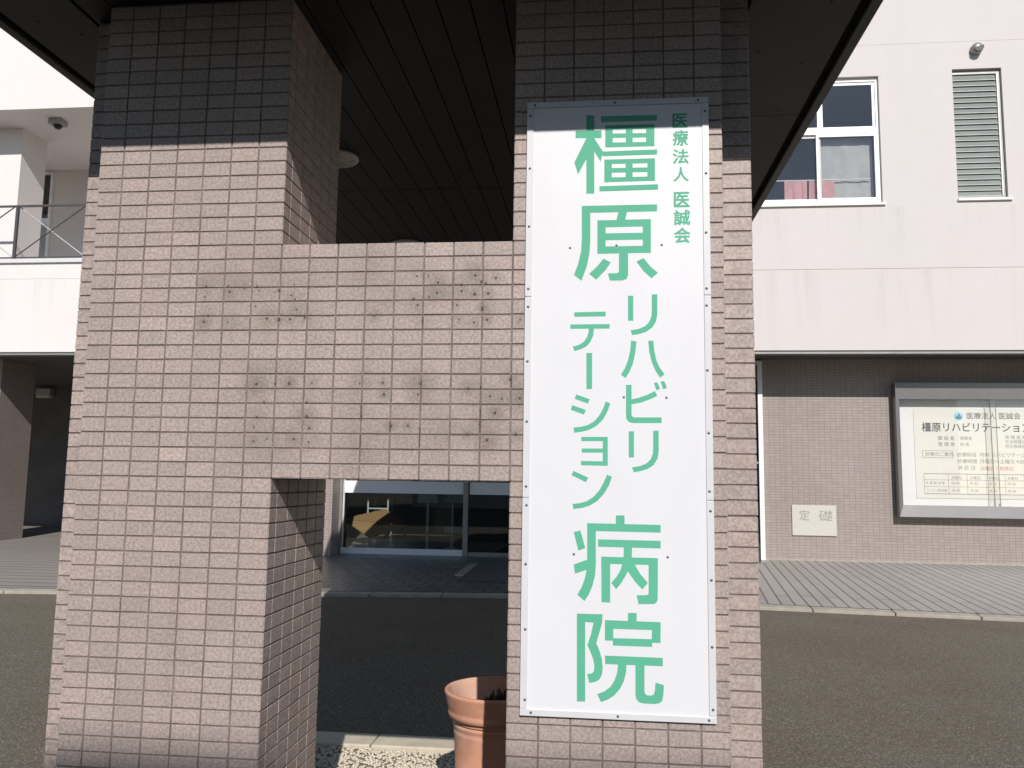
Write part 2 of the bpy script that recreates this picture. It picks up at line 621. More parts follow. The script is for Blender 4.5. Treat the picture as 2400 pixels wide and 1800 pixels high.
# ------------------------------------------------------------------ tiled gate
T = 0.0034                                               # tile thickness
BT, BB = 2.294, 1.494                                    # crossbeam top and bottom
ROWS = [0.004] + [round(BT - 0.05 * k, 4) for k in range(45, -19, -1)]
BROWS = [round(BB + 0.05 * k, 4) for k in range(17)]
HOLES = []
for px_, py_ in [(145, 235), (315, 230), (325, 277), (135, 315), (440, 245), (540, 235), (555, 272), (710, 265), (830, 222), (805, 305), (835, 335), (530, 390), (845, 415), (125, 510), (312, 512), (160, 460), (615, 485), (710, 490), (795, 490), (910, 480), (535, 995), (680, 990), (790, 990), (965, 990), (595, 1135), (925, 1135), (540, 1250), (925, 1245), (515, 1330), (945, 1338), (510, 1440), (615, 1420), (825, 1422), (940, 1445)]:
    HOLES.append((440 + px_ / 3.3175, 600 + py_ / 3.3175))
for px_, py_ in [(455, 155), (545, 155), (620, 205), (430, 330), (550, 318), (612, 285), (460, 380), (803, 220), (910, 150), (955, 200), (990, 210), (1070, 170), (803, 272), (905, 295), (1010, 290), (768, 380), (965, 405), (785, 495), (900, 515), (1000, 495), (1258, 495), (125, 465), (500, 500), (190, 985), (480, 990), (465, 1075), (200, 1075), (950, 1018), (855, 1030), (1180, 960), (1022, 1090), (1115, 1110), (1255, 1105), (1062, 1218), (945, 1300), (385, 1320), (150, 1385), (850, 1385), (1225, 1385), (1000, 1430), (255, 1320), (25, 1240), (10, 990)]:
    HOLES.append((840 + px_ / 3.3175, 600 + py_ / 3.3175))


def at(px_, py_, axis, val):
    """world point of the wall plane <axis> = val that the photograph shows at this pixel (measured positions)"""
    d = rt * ((px_ - 1200) / FPX) + up * (-(py_ - 900) / FPX) + fw
    return CAM + d * ((val - CAM[axis]) / d[axis])


HOLES = [(at(a, b, 1, 0).x, at(a, b, 1, 0).z) for a, b in HOLES]
HSTR = [0.35 + 0.65 * random.random() for _ in HOLES]
HRAD = [0.016 + 0.022 * random.random() for _ in HOLES]
BLOTCH = [(random.uniform(0.45, 1.5), random.choice([2.13, 2.17, 1.73, 1.66, 1.6]) + random.uniform(-.04, .04), random.uniform(.035, .075), random.uniform(.12, .32)) for _ in range(26)]


def stain(x, z):
    s = 0.0
    for (hx, hz), st, r in zip(HOLES, HSTR, HRAD):
        dx, dz = x - hx, z - hz
        if abs(dx) < 0.1 and abs(dz) < 0.12:
            s = max(s, st * math.exp(-(dx * dx + dz * dz) / (2 * r * r)) * 0.68)
            if dz < 0:                                    # dirt run below the hole
                s = max(s, st * 0.4 * math.exp(-dx * dx / 0.00012) * math.exp(dz / 0.03))
    for bx, bz, r, st in BLOTCH:
        d2 = (x - bx) ** 2 + (z - bz) ** 2
        s = max(s, st * math.exp(-d2 / (2 * r * r)))
    return min(1.0, s)


def tile_panel(m, o, U, V, N, ub, vb, stained=False):
    """tiles on one face: o + U*u + V*v is the grout plane, each tile stands T proud of it along N"""
    o, U, V, N = Vector(o), Vector(U), Vector(V), Vector(N)
    g, b = 0.0026, 0.0011
    for i in range(len(ub) - 1):
        for j in range(len(vb) - 1):
            jx, jz = random.gauss(0, 0.00035), random.gauss(0, 0.00035)
            u0, u1, v0, v1 = ub[i] + g + jx, ub[i + 1] - g + jx, vb[j] + g + jz, vb[j + 1] - g + jz
            h = T + random.gauss(0, 0.00022)
            tl, tv = random.gauss(0, 0.0016), random.gauss(0, 0.0022)
            r, hu = min(1, max(0, random.gauss(0.5, 0.2))), random.random() ** 1.6

            def P(u, v, w):
                return tuple(o + U * u + V * v + N * w)

            def H(u, v):
                return h + tl * (u - u0) + tv * (v - v0)
            base = [P(u0, v0, 0), P(u1, v0, 0), P(u1, v1, 0), P(u0, v1, 0)]
            mid = [P(u, v, H(u, v) - b) for u, v in ((u0, v0), (u1, v0), (u1, v1), (u0, v1))]
            ui0, ui1, vi0, vi1 = u0 + b, u1 - b, v0 + b, v1 - b
            n = len(m.v)
            m.v += base + mid
            tn = (r, hu, 0.0, 1.0)
            m.tint += [tn] * 8
            for k in range(4):
                k2 = (k + 1) % 4
                m.f.append((n + k, n + k2, n + 4 + k2, n + 4 + k))
                m.mi.append(0)
            cx, cz = (o + U * u0 + V * v0).x, (o + U * u0 + V * v0).z
            if stained and 0.38 < cx < 1.56 and 1.45 < cz < 2.3:
                nx, nz = 12, 6
            else:
                nx, nz = 1, 1
            n2 = len(m.v)
            for q in range(nz + 1):
                for p in range(nx + 1):
                    u, v = ui0 + (ui1 - ui0) * p / nx, vi0 + (vi1 - vi0) * q / nz
                    w = P(u, v, H(u, v))
                    m.v.append(w)
                    m.tint.append((r, hu, stain(w[0], w[2]) if nx > 1 else 0.0, 1.0))
            idx = lambda p, q: n2 + q * (nx + 1) + p
            for q in range(nz):
                for p in range(nx):
                    m.f.append((idx(p, q), idx(p + 1, q), idx(p + 1, q + 1), idx(p, q + 1)))
                    m.mi.append(0)
            # chamfer between the tile's rim and its face
            sides = [[idx(p, 0) for p in range(nx + 1)], [idx(nx, q) for q in range(nz + 1)],
                     [idx(p, nz) for p in range(nx, -1, -1)], [idx(0, q) for q in range(nz, -1, -1)]]
            for k in range(4):
                m.f.append((n + 4 + k, n + 4 + (k + 1) % 4, *reversed(sides[k])))
                m.mi.append(0)


def core(m, x0, x1, y0, y1, z0, z1):
    n = len(m.v)
    m.box(x0, x1, y0, y1, z0, z1, 1)
    m.tint += [(0.5, 0.5, 0, 1)] * (len(m.v) - n)


D = 0.57
gate = thing('tiled_gate', 'pinkish brown tiled gate of two pillars joined by a crossbeam', 'gate', (1.1, 0.28, 0))


def pillar(right):
    mx = (lambda x: 2.2 - x) if right else (lambda x: x)
    sg = -1 if right else 1
    m = MB()
    xa, xb = sorted((mx(0.01 + T), mx(0.7 - T)))
    core(m, xa, xb, T, D - T, 0.0, 3.1985)
    xa, xb = sorted((mx(-0.1 + T), mx(0.0101 + T)))
    core(m, xa, xb, 0.1 + T, D - T - 0.0005, 0.0005, 3.198)
    fx = [0.01, 0.1, 0.2, 0.3, 0.4, 0.5, 0.6, 0.7]
    yb = [0.0, 0.06, 0.16, 0.26, 0.36, 0.46, D]
    sb = [0.1, 0.16, 0.26, 0.36, 0.46, D]
    low = [z for z in ROWS if z <= BB + 1e-4]
    high = [z for z in ROWS if z >= BT - 1e-4]
    X, Y, Z = Vector((1, 0, 0)), Vector((0, 1, 0)), Vector((0, 0, 1))
    srt = lambda seq: sorted(mx(x) for x in seq)
    tile_panel(m, (0, T, 0), X, Z, -Y, srt(fx), ROWS, True)
    for part_rows in (low, high):
        tile_panel(m, (mx(0.7 - T), 0, 0), Y, Z, X * sg, yb, part_rows)
    tile_panel(m, (mx(0.01 + T), 0, 0), Y, Z, -X * sg, [0.0, 0.1], ROWS)
    tile_panel(m, (0, 0.1 + T, 0), X, Z, -Y, srt([-0.1, 0.01]), ROWS)
    tile_panel(m, (mx(-0.1 + T), 0, 0), Y, Z, -X * sg, sb, ROWS)
    tile_panel(m, (0, D - T, 0), X, Z, Y, srt([-0.1, 0, 0.1, 0.2, 0.3, 0.4, 0.5, 0.6, 0.7]), ROWS)
    if right:                                            # drill holes that run on to this pillar
        pass
    return m


def hole_discs(m, lo, hi):
    for (hx, hz), st in zip(HOLES, HSTR):
        if lo <= hx < hi:
            r = 0.0026 + 0.0026 * st * st
            n = len(m.v)
            for k in range(8):
                a = 2 * math.pi * k / 8
                m.v.append((hx + r * math.cos(a), -0.0012, hz + r * math.sin(a)))
                m.tint.append((0, 0, 0, 1))
            m.f.append(tuple(n + k for k in range(8)))
            m.mi.append(2)


ml = pillar(False)
hole_discs(ml, 0.0, 0.7)
ml.build('pillar', ['tile', 'grout', 'hole'], gate)
mr = pillar(True)
hole_discs(mr, 1.5, 2.2)
mr.build('pillar', ['tile', 'grout', 'hole'], gate)
m = MB()
core(m, 0.7 - T, 1.5 + T, T, D - T, BB + T, BT - T)
bx = [round(0.7 + 0.1 * k, 3) for k in range(9)]
tile_panel(m, (0, T, 0), (1, 0, 0), (0, 0, 1), (0, -1, 0), bx, BROWS, True)
tile_panel(m, (0, D - T, 0), (1, 0, 0), (0, 0, 1), (0, 1, 0), bx, BROWS)
tile_panel(m, (0, 0, BT - T), (1, 0, 0), (0, 1, 0), (0, 0, 1), bx, [0, 0.06, 0.11, 0.16, 0.21, 0.26, 0.31, 0.36, 0.41, 0.46, 0.51, D])
tile_panel(m, (0, 0, BB + T), (1, 0, 0), (0, 1, 0), (0, 0, -1), bx, [0, 0.06, 0.11, 0.16, 0.21, 0.26, 0.31, 0.36, 0.41, 0.46, 0.51, D])
hole_discs(m, 0.7, 1.5)
for a, b in (((560, 673), (640, 673)), ((668, 672), (726, 672)), ((738, 672), (772, 672)), ((802, 671), (850, 671)), ((582, 740), (650, 740)), ((690, 740), (720, 740)), ((752, 740), (782, 740)), ((790, 740), (816, 740)), ((866, 739), (906, 738)),
             ((985, 890), (985, 921)), ((845, 950), (844, 985)), ((915, 988), (914, 1011)), ((1124, 958), (1123, 1011)), ((1191, 878), (1190, 906)), ((985, 1000), (984, 1046)), ((844, 1018), (843, 1046)), ((990, 744), (989, 770)), ((654, 690), (652, 720))):
    p, q = at(*a, 1, 0.002), at(*b, 1, 0.002)
    vert = abs(p.z - q.z) > abs(p.x - q.x)
    if vert:
        xc = round(((p.x + q.x) / 2) / 0.1) * 0.1
        c4 = [(xc - 0.0022, min(p.z, q.z)), (xc + 0.0022, min(p.z, q.z)), (xc + 0.0022, max(p.z, q.z)), (xc - 0.0022, max(p.z, q.z))]
    else:
        zc = BT - round((BT - (p.z + q.z) / 2) / 0.05) * 0.05
        c4 = [(p.x, zc - 0.0022), (q.x, zc - 0.0022), (q.x, zc + 0.0022), (p.x, zc + 0.0022)]
    if min(u for u, _ in c4) > 0.7:                       # black filler left in the joints
        n = len(m.v)
        m.v += [(u, 0.0018, w) for u, w in c4]
        m.tint += [(0, 0, 0, 1)] * 4
        m.f.append((n, n + 1, n + 2, n + 3))
        m.mi.append(2)
m.build('crossbeam', ['tile', 'grout', 'hole'], gate)

# ------------------------------------------------------------------ canopy over the gate
ZS = 3.2
canopy = thing('canopy', 'dark metal canopy with plank soffit resting on the tiled gate', 'canopy', (1.1, 0.3, ZS))
CX0, CX1, CY0, CY1, CW = -0.505, 2.782, -0.788, 12.0, 3.5
m = MB()
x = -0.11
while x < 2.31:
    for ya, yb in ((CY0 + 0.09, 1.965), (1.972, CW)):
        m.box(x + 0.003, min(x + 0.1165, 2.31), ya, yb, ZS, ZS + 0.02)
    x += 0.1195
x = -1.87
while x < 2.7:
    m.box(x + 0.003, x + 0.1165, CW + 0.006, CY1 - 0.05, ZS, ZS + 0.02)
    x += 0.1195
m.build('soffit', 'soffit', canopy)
MB().box(CX0 + 0.03, CX1 - 0.03, CY0 + 0.03, CW, ZS + 0.024, ZS + 0.05).box(-1.89, CX1 - 0.03, CW + 0.003, CY1 - 0.03, ZS + 0.024, ZS + 0.05).build('backing', 'black_gap', canopy)
for a, b in ((CX0 + 0.078, -0.124), (2.323, CX1 - 0.078)):
    m = MB()
    for ya, yb in ((CY0 + 0.09, 1.1), (1.104, 2.9), (2.904, CW)):
        m.box(a, b, ya, yb, ZS, ZS + 0.015)
    ev = m.build('eave_panel', 'eave', canopy)
    for ya in (-0.35, 0.08, 0.52, 0.95, 1.4, 1.95, 2.5):
        for xx in (a + 0.09, b - 0.1):
            MB().lathe([(0.0001, -0.003), (0.006, -0.003), (0.007, 0.001)], (xx, ya + (0.1 if xx > (a + b) / 2 else 0), ZS), 10).build('screw', 'black', ev)
m = MB()
m.box(CX0, CX0 + 0.042, CY0, CW, ZS - 0.004, ZS + 0.36)
m.box(CX1 - 0.042, CX1, CY0, CY1, ZS - 0.004, ZS + 0.36)
m.box(CX0 + 0.042, CX1 - 0.042, CY0, CY0 + 0.042, ZS - 0.004, ZS + 0.36)
m.box(-1.94, CX0 + 0.041, CW - 0.042, CW, ZS - 0.004, ZS + 0.36)
m.box(-1.94, -1.898, CW, CY1, ZS - 0.004, ZS + 0.36)
m.build('fascia', 'fascia', canopy, bevel=0.004)
MB().box(CX0 + 0.02, CX1 - 0.02, CY0 + 0.02, CW + 0.02, ZS + 0.3, ZS + 0.34).box(-1.92, CX1 - 0.02, CW + 0.021, CY1, ZS + 0.3, ZS + 0.34).build('roof', 'grey_metal', canopy)


def downlight(y, label):
    t = thing('ceiling_light', label, 'ceiling light', (0.395, y, ZS), 'round ceiling lights under the canopy')
    MB().lathe([(0.092, 0.0), (0.112, 0.0), (0.114, -0.012), (0.104, -0.022), (0.094, -0.022), (0.092, -0.012)], (0.395, y, ZS), 48).build('trim_ring', 'lobby_white', t, True)
    pr = [(0.0935, -0.017)]
    for k in range(9):
        r = 0.092 - 0.01 * k
        pr += [(r, -0.021), (r - 0.005, -0.016)]
    pr.append((0.0001, -0.02))
    MB().lathe(pr, (0.395, y, ZS), 48).build('diffuser', 'diffuser', t)


downlight(1.45, 'round ribbed ceiling light nearest the gate, half hidden by the left pillar')
downlight(3.08, 'round ceiling light further back, peeping just over the crossbeam top')

# ------------------------------------------------------------------ vertical sign board
sign = thing('sign_board', 'tall white sign board with green vertical lettering screwed on the tiled pillar', 'sign', (1.845, 0, 0.7721))
SX0, SX1, SZ0, SZ1 = 1.5434, 2.1454, 0.7721, 2.7706
panel = MB().box(SX0 + 0.002, SX1 - 0.002, -0.0085, -0.0005, SZ0 + 0.002, SZ1 - 0.002).build('panel', 'sign_white', sign)
S1, S2 = 2.101, 1.4446
fr = []
for xa, xb in ((SX0, SX0 + 0.022), (SX1 - 0.022, SX1)):
    for za, zb in ((SZ0 + 0.0205, S2 - 0.001), (S2 + 0.001, S1 - 0.001), (S1 + 0.001, SZ1 - 0.0205)):
        fr.append(MB().box(xa, xb, -0.0122, 0.0, za, zb).build('frame_strip', 'sign_frame', sign, bevel=0.0012))
for za, zb in ((SZ0, SZ0 + 0.02), (SZ1 - 0.02, SZ1)):
    fr.append(MB().box(SX0, SX1, -0.0125, 0.0, za, zb).build('frame_strip', 'sign_frame', sign, bevel=0.0012))
for px_, py_ in [(1254, 246), (1441, 240), (1636, 233), (1652, 260), (1655, 406), (1655, 545), (1656, 676), (1656, 716), (1658, 868), (1661, 1015), (1663, 1152), (1667, 1198), (1669, 1360), (1673, 1517), (1676, 1664),
                 (1243, 272), (1241, 395), (1240, 531), (1238, 677), (1238, 719), (1236, 847), (1234, 988), (1233, 1140), (1234, 1184), (1232, 1322), (1231, 1475), (1230, 1640), (1244, 1671), (1448, 1682), (1662, 1692)]:
    p = at(px_, py_, 1, -0.012)
    q = Vector((min(max(p.x, SX0 + 0.011), SX1 - 0.011), p.y, min(max(p.z, SZ0 + 0.01), SZ1 - 0.01)))
    MB().lathe([(0.0001, -0.0022), (0.0022, -0.002), (0.0042, -0.0004), (0.0044, 0.0004)], (q.x, -0.0125, q.z), 12, 'y').build('screw', 'screw', sign, True)
for px_, py_ in [(1336, 581), (1551, 574), (1462, 931), (1562, 932), (1345, 1299), (1565, 1306), (1445, 575)]:
    p = at(px_, py_, 1, -0.009)
    MB().lathe([(0.0001, -0.002), (0.002, -0.0018), (0.0038, -0.0003), (0.004, 0.0004)], (p.x, -0.0088, p.z), 12, 'y').build('screw', 'screw', sign, True)
SMALL = [('医', 1576, 1612, 265.7, 299.5), ('療', 1576, 1613.5, 304, 342), ('法', 1576, 1614.4, 349, 384.4), ('人', 1577.6, 1614.4, 391, 425.4),
         ('医', 1579, 1616.5, 449.5, 485.7), ('誠', 1579, 1618, 491.7, 528), ('会', 1580, 1618, 533, 570)]
for ch, a, b, c, d in SMALL:
    p0, p1 = at((a + b) / 2, d, 1, -0.009), at((a + b) / 2, c, 1, -0.009)
    q0, q1 = at(a, (c + d) / 2, 1, -0.009), at(b, (c + d) / 2, 1, -0.009)
    text_box(MB(), ch, q0.x, q1.x, p0.z, p1.z, -0.0087, 0.026).build('character', 'sign_green', sign)
# the large characters, stroke by stroke, as measured on the sign's face
RC = lambda a, b, c, d: [(a, c), (b, c), (b, d), (a, d)]
FA, FB, FC = (200, 3.318), (650, 3.016), (1150, 2.764)
BIG = [
    (FA, [RC(494, 696, 352, 411), RC(578, 640, 232, 842), [(580, 408), (485, 600), (513, 692), (580, 572)], [(638, 408), (706, 512), (690, 594), (638, 512)],
          [(692, 240), (1128, 230), (1126, 274), (692, 287)], [(725, 312), (1108, 301), (1108, 338), (725, 345)], [(725, 375), (1108, 370), (1108, 404), (725, 410)], [(725, 446), (1108, 438), (1108, 473), (725, 483)],
          RC(725, 783, 311, 480), RC(885, 938, 308, 478), RC(1043, 1108, 303, 474), [(695, 515), (1130, 498), (1128, 538), (705, 551)],
          [(718, 578), (1112, 567), (1112, 604), (718, 612)], [(718, 644), (1112, 637), (1112, 672), (718, 680)], [(718, 717), (1112, 708), (1112, 741), (718, 753)],
          RC(718, 776, 577, 751), RC(884, 938, 573, 747), RC(1053, 1112, 568, 743), [(680, 785), (1135, 769), (1135, 810), (680, 824)]]),
    (FA, [[(543, 938), (1128, 925), (1128, 980), (560, 993)], [(543, 938), (609, 938), (609, 1220), (602, 1310), (581, 1410), (540, 1520), (482, 1475), (514, 1390), (537, 1290), (543, 1200)],
          [(828, 980), (897, 980), (878, 1050), (812, 1050)], [(664, 1050), (1080, 1040), (1080, 1096), (664, 1106)], [(664, 1152), (1080, 1145), (1080, 1198), (664, 1206)], [(664, 1254), (1080, 1246), (1080, 1302), (664, 1310)],
          RC(664, 728, 1049, 1309), RC(1017, 1080, 1042, 1303), [(832, 1296), (903, 1296), (903, 1474), (892, 1504), (860, 1517), (762, 1518), (745, 1463), (820, 1460), (832, 1448)],
          [(712, 1347), (768, 1377), (728, 1436), (655, 1510), (600, 1465), (665, 1405)], [(1022, 1342), (1078, 1410), (1135, 1458), (1085, 1500), (1022, 1443), (968, 1370)]]),
    (FB, [RC(820, 857, 130, 307), [(988, 120), (1027, 120), (1027, 262), (1018, 312), (992, 354), (950, 384), (905, 399), (850, 409), (838, 375), (895, 364), (940, 346), (971, 314), (985, 275), (988, 240)]]),
    (FB, [[(842, 447), (880, 452), (872, 530), (855, 610), (830, 668), (803, 712), (770, 688), (798, 643), (821, 582), (836, 515)], [(963, 449), (999, 447), (1006, 520), (1022, 590), (1046, 640), (1078, 685), (1048, 710), (1015, 662), (988, 600), (971, 530)]]),
    (FB, [[(806, 760), (845, 760), (845, 972), (850, 984), (864, 990), (1058, 990), (1058, 1030), (852, 1030), (825, 1022), (810, 1003), (806, 978)], [(842, 863), (900, 850), (960, 829), (1010, 803), (1027, 838), (975, 862), (915, 884), (842, 898)],
          [(1003, 745), (1027, 742), (1047, 788), (1020, 798)], [(1050, 737), (1077, 733), (1095, 780), (1070, 792)]]),
    (FB, [RC(825, 862, 1088, 1273), [(998, 1085), (1036, 1083), (1037, 1230), (1028, 1282), (1002, 1326), (960, 1354), (912, 1369), (860, 1378), (848, 1343), (905, 1334), (950, 1316), (982, 1284), (996, 1245), (998, 1210)]]),
    (FB, [[(440, 247), (662, 242), (662, 276), (440, 279)], [(412, 333), (690, 330), (690, 362), (412, 364)], [(543, 356), (580, 356), (574, 410), (555, 455), (526, 488), (487, 508), (442, 521), (430, 490), (474, 477), (509, 454), (532, 420), (541, 388)]]),
    (FB, [RC(526, 566, 534, 790)]),
    (FB, [[(455, 828), (550, 862), (537, 893), (442, 858)], [(427, 903), (523, 938), (508, 970), (415, 935)], [(662, 878), (695, 890), (676, 946), (644, 1003), (600, 1048), (545, 1078), (495, 1091), (440, 1098), (434, 1062), (490, 1056), (538, 1043), (585, 1014), (620, 972), (645, 926)]]),
    (FB, [RC(490, 677, 1128, 1158), RC(493, 650, 1210, 1239), [(487, 1298), (677, 1301), (677, 1332), (487, 1328)], RC(642, 677, 1129, 1331)]),
    (FB, [[(435, 1368), (540, 1416), (522, 1448), (420, 1398)], [(672, 1395), (707, 1410), (686, 1470), (650, 1530), (604, 1580), (550, 1613), (495, 1630), (435, 1638), (427, 1602), (480, 1596), (530, 1582), (578, 1550), (618, 1504), (648, 1450)]]),
    (FC, [RC(673, 729, 160, 216), [(487, 210), (963, 222), (963, 272), (510, 261)], [(487, 210), (543, 212), (543, 480), (538, 548), (522, 614), (498, 672), (470, 715), (423, 675), (451, 625), (470, 575), (482, 520), (487, 460)],
          [(400, 268), (443, 257), (475, 372), (430, 388)], [(400, 478), (490, 446), (490, 511), (408, 537)], [(557, 315), (963, 325), (963, 374), (557, 363)],
          [(578, 427), (945, 437), (945, 482), (600, 474)], [(578, 427), (636, 429), (636, 725), (580, 722)], [(885, 437), (945, 437), (944, 700), (938, 722), (922, 734), (820, 735), (808, 677), (872, 677), (885, 668)],
          [(724, 360), (778, 362), (776, 430), (764, 490), (738, 548), (706, 600), (675, 637), (643, 597), (676, 560), (702, 515), (718, 465), (724, 415)], [(752, 462), (790, 470), (830, 538), (880, 597), (845, 640), (798, 590), (748, 520)]]),
    (FC, [RC(420, 474, 797, 1366), [(420, 797), (587, 800), (583, 860), (440, 848)], [(531, 840), (586, 850), (566, 920), (545, 990), (488, 1002), (512, 930)],
          [(488, 1000), (545, 984), (566, 1035), (582, 1090), (588, 1145), (582, 1195), (563, 1226), (535, 1240), (500, 1245), (487, 1187), (515, 1185), (530, 1172), (534, 1135), (524, 1085), (506, 1040)],
          RC(751, 807, 792, 852), [(602, 838), (963, 852), (963, 905), (602, 893)], [(602, 838), (656, 840), (656, 972), (602, 970)], [(906, 850), (963, 853), (962, 987), (906, 985)],
          [(654, 955), (908, 962), (908, 1012), (654, 1003)], [(602, 1068), (977, 1083), (977, 1137), (604, 1123)],
          [(688, 1112), (743, 1116), (738, 1180), (724, 1236), (698, 1286), (660, 1328), (620, 1353), (577, 1370), (553, 1318), (598, 1300), (638, 1270), (664, 1230), (681, 1180)],
          [(800, 1112), (858, 1118), (858, 1298), (862, 1316), (876, 1326), (905, 1327), (920, 1318), (926, 1296), (930, 1243), (984, 1260), (981, 1320), (974, 1360), (955, 1377), (925, 1382), (850, 1378), (822, 1369), (806, 1350), (800, 1322)]]),
]
for (oy, scl), polys in BIG:
    m = MB()
    for k, pl in enumerate(polys):
        pts = [at(1200 + u / scl, oy + v / scl, 1, -0.0088) for u, v in pl]
        pts = [(p.x, -0.0087 - k * 0.00003, p.z) for p in pts]
        area = sum(p[0] * q[2] - q[0] * p[2] for p, q in zip(pts, pts[1:] + pts[:1]))
        m.poly(pts if area > 0 else pts[::-1])
    m.build('character', 'sign_green', sign)

# ------------------------------------------------------------------ gravel, kerb behind the gate, flower pot
m = MB()
x = -0.04
while x < 2.2:
    m.box(x + 0.004, x + 0.566, 2.0, 2.205, -0.05, 0.032)
    x += 0.57
struct(m.build('gravel_kerb', 'gravel_kerb', bevel=0.008))
struct(MB().quad((-0.04, 0.4, 0.006), (2.24, 0.4, 0.006), (2.24, 2.0, 0.006), (-0.04, 2.0, 0.006)).build('gravel_ground', 'gravel_base'))
ph = (1 + 5 ** 0.5) / 2
ico_v = np.array([(-1, ph, 0), (1, ph, 0), (-1, -ph, 0), (1, -ph, 0), (0, -1, ph), (0, 1, ph), (0, -1, -ph), (0, 1, -ph), (ph, 0, -1), (ph, 0, 1), (-ph, 0, -1), (-ph, 0, 1)]) / math.sqrt(1 + ph * ph)
ico_f = np.array([(0, 11, 5), (0, 5, 1), (0, 1, 7), (0, 7, 10), (0, 10, 11), (1, 5, 9), (5, 11, 4), (11, 10, 2), (10, 7, 6), (7, 1, 8), (3, 9, 4), (3, 4, 2), (3, 2, 6), (3, 6, 8), (3, 8, 9), (4, 9, 5), (2, 4, 11), (6, 2, 10), (8, 6, 7), (9, 8, 1)])
NP = 12000
pv = np.zeros((NP, 12, 3))
cx = rng.uniform(-0.03, 2.23, NP)
cyy = rng.uniform(0.6, 1.985, NP)
sc = rng.uniform(0.005, 0.0125, (NP, 1, 3)) * np.array([1, 1, 0.75])
ang = rng.uniform(0, 6.28, NP)
base = ico_v[None] * (1 + rng.normal(0, 0.13, (NP, 12, 1))) * sc
pv[:, :, 0] = base[:, :, 0] * np.cos(ang)[:, None] - base[:, :, 1] * np.sin(ang)[:, None] + cx[:, None]
pv[:, :, 1] = base[:, :, 0] * np.sin(ang)[:, None] + base[:, :, 1] * np.cos(ang)[:, None] + cyy[:, None]
pv[:, :, 2] = base[:, :, 2] + rng.uniform(0.009, 0.02, NP)[:, None]
fv = (ico_f[None] + (np.arange(NP) * 12)[:, None, None]).reshape(-1, 3)
me = bpy.data.meshes.new('gravel')
me.from_pydata(pv.reshape(-1, 3).tolist(), [], fv.tolist())
me.materials.append(MAT['gravel'])
me.polygons.foreach_set('use_smooth', [True] * len(fv))
go = bpy.data.objects.new('gravel', me)
COL.objects.link(go)
struct(go, 'stuff')

PX, PY = 1.345, 1.0
pot = thing('flower_pot', 'large round terracotta flower pot on gravel behind the right pillar', 'flower pot', (PX, PY, 0.02))
prof = [(0.0001, 0.0), (0.140, 0.0), (0.146, 0.01), (0.160, 0.16), (0.166, 0.235), (0.1685, 0.24), (0.1685, 0.247), (0.1665, 0.25), (0.1675, 0.262), (0.1695, 0.266), (0.1695, 0.273), (0.1675, 0.277),
        (0.1755, 0.405), (0.177, 0.412), (0.177, 0.419), (0.1755, 0.423), (0.177, 0.434), (0.1805, 0.440), (0.1815, 0.446), (0.1805, 0.451), (0.1715, 0.455), (0.1705, 0.472),
        (0.190, 0.474), (0.198, 0.478), (0.203, 0.490), (0.204, 0.500), (0.2015, 0.507), (0.2045, 0.514), (0.2115, 0.545), (0.217, 0.568), (0.2195, 0.575), (0.2195, 0.581), (0.216, 0.586),
        (0.206, 0.586), (0.203, 0.582), (0.199, 0.56), (0.185, 0.48), (0.182, 0.46)]
MB().lathe(prof, (PX, PY, 0.02), 96).build('vessel', 'terracotta', pot, True)
m = MB()
rs = [0.0001, 0.05, 0.1, 0.15, 0.1845]
m.lathe([(r, 0.478 + 0.006 * math.sin(r * 60)) for r in reversed(rs)], (PX, PY, 0.02), 40)
m.build('soil', 'soil', pot, True)
plant = thing('potted_plant', 'small dark withered plant growing in the terracotta pot', 'plant', (PX + 0.05, PY + 0.02, 0.5))
m = MB()
for k in range(260):
    a, r = random.uniform(0, 6.28), random.uniform(0.0, 0.105)
    bx_, by_ = PX + 0.055 + r * math.cos(a), PY + 0.02 + r * math.sin(a)
    h = random.uniform(0.03, 0.095)
    dx, dy = random.uniform(-.03, .03), random.uniform(-.03, .03)
    w = random.uniform(.006, .012)
    c = random.uniform(0, 3.14)
    wx, wy = w * math.cos(c), w * math.sin(c)
    m.quad((bx_ - wx, by_ - wy, 0.498), (bx_ + wx, by_ + wy, 0.498), (bx_ + dx + wx * 1.3, by_ + dy + wy * 1.3, 0.498 + h * .6), (bx_ + dx - wx * 1.3, by_ + dy - wy * 1.3, 0.498 + h * .6))
    m.poly([(bx_ + dx - wx * 1.3, by_ + dy - wy * 1.3, 0.498 + h * .6), (bx_ + dx + wx * 1.3, by_ + dy + wy * 1.3, 0.498 + h * .6), (bx_ + dx * 1.8, by_ + dy * 1.8, 0.498 + h)])
m.build('foliage', 'leaf', plant)

# ------------------------------------------------------------------ hospital building
B = thing('hospital_building', 'white two storey building with tiled ground floor and open balcony at left', 'building', (0, 14, 0))
OH = 3.81                                                # underside of the upper storey
# upper storey, right: solid wall with windows
W1 = (4.64, 6.742, 6.43, 8.775)
W2 = (8.0, 8.828, 6.475, 8.85)
m = MB()
holes_wall(m, 0.0, 16.0, OH, 5.236, 12.0, 12.25, [])
holes_wall(m, 0.0, 16.0, 5.25, 9.36, 12.0, 12.25, [W1, W2])
holes_wall(m, 0.0, 16.0, 9.364, 12.0, 12.0, 12.25, [])
m.box(0.0, 16.0, 12.008, 12.2, 5.2361, 5.2499)
m.box(0.0, 16.0, 12.003, 12.2, 9.3601, 9.3639)
m.build('upper_wall', 'white_paint', B)
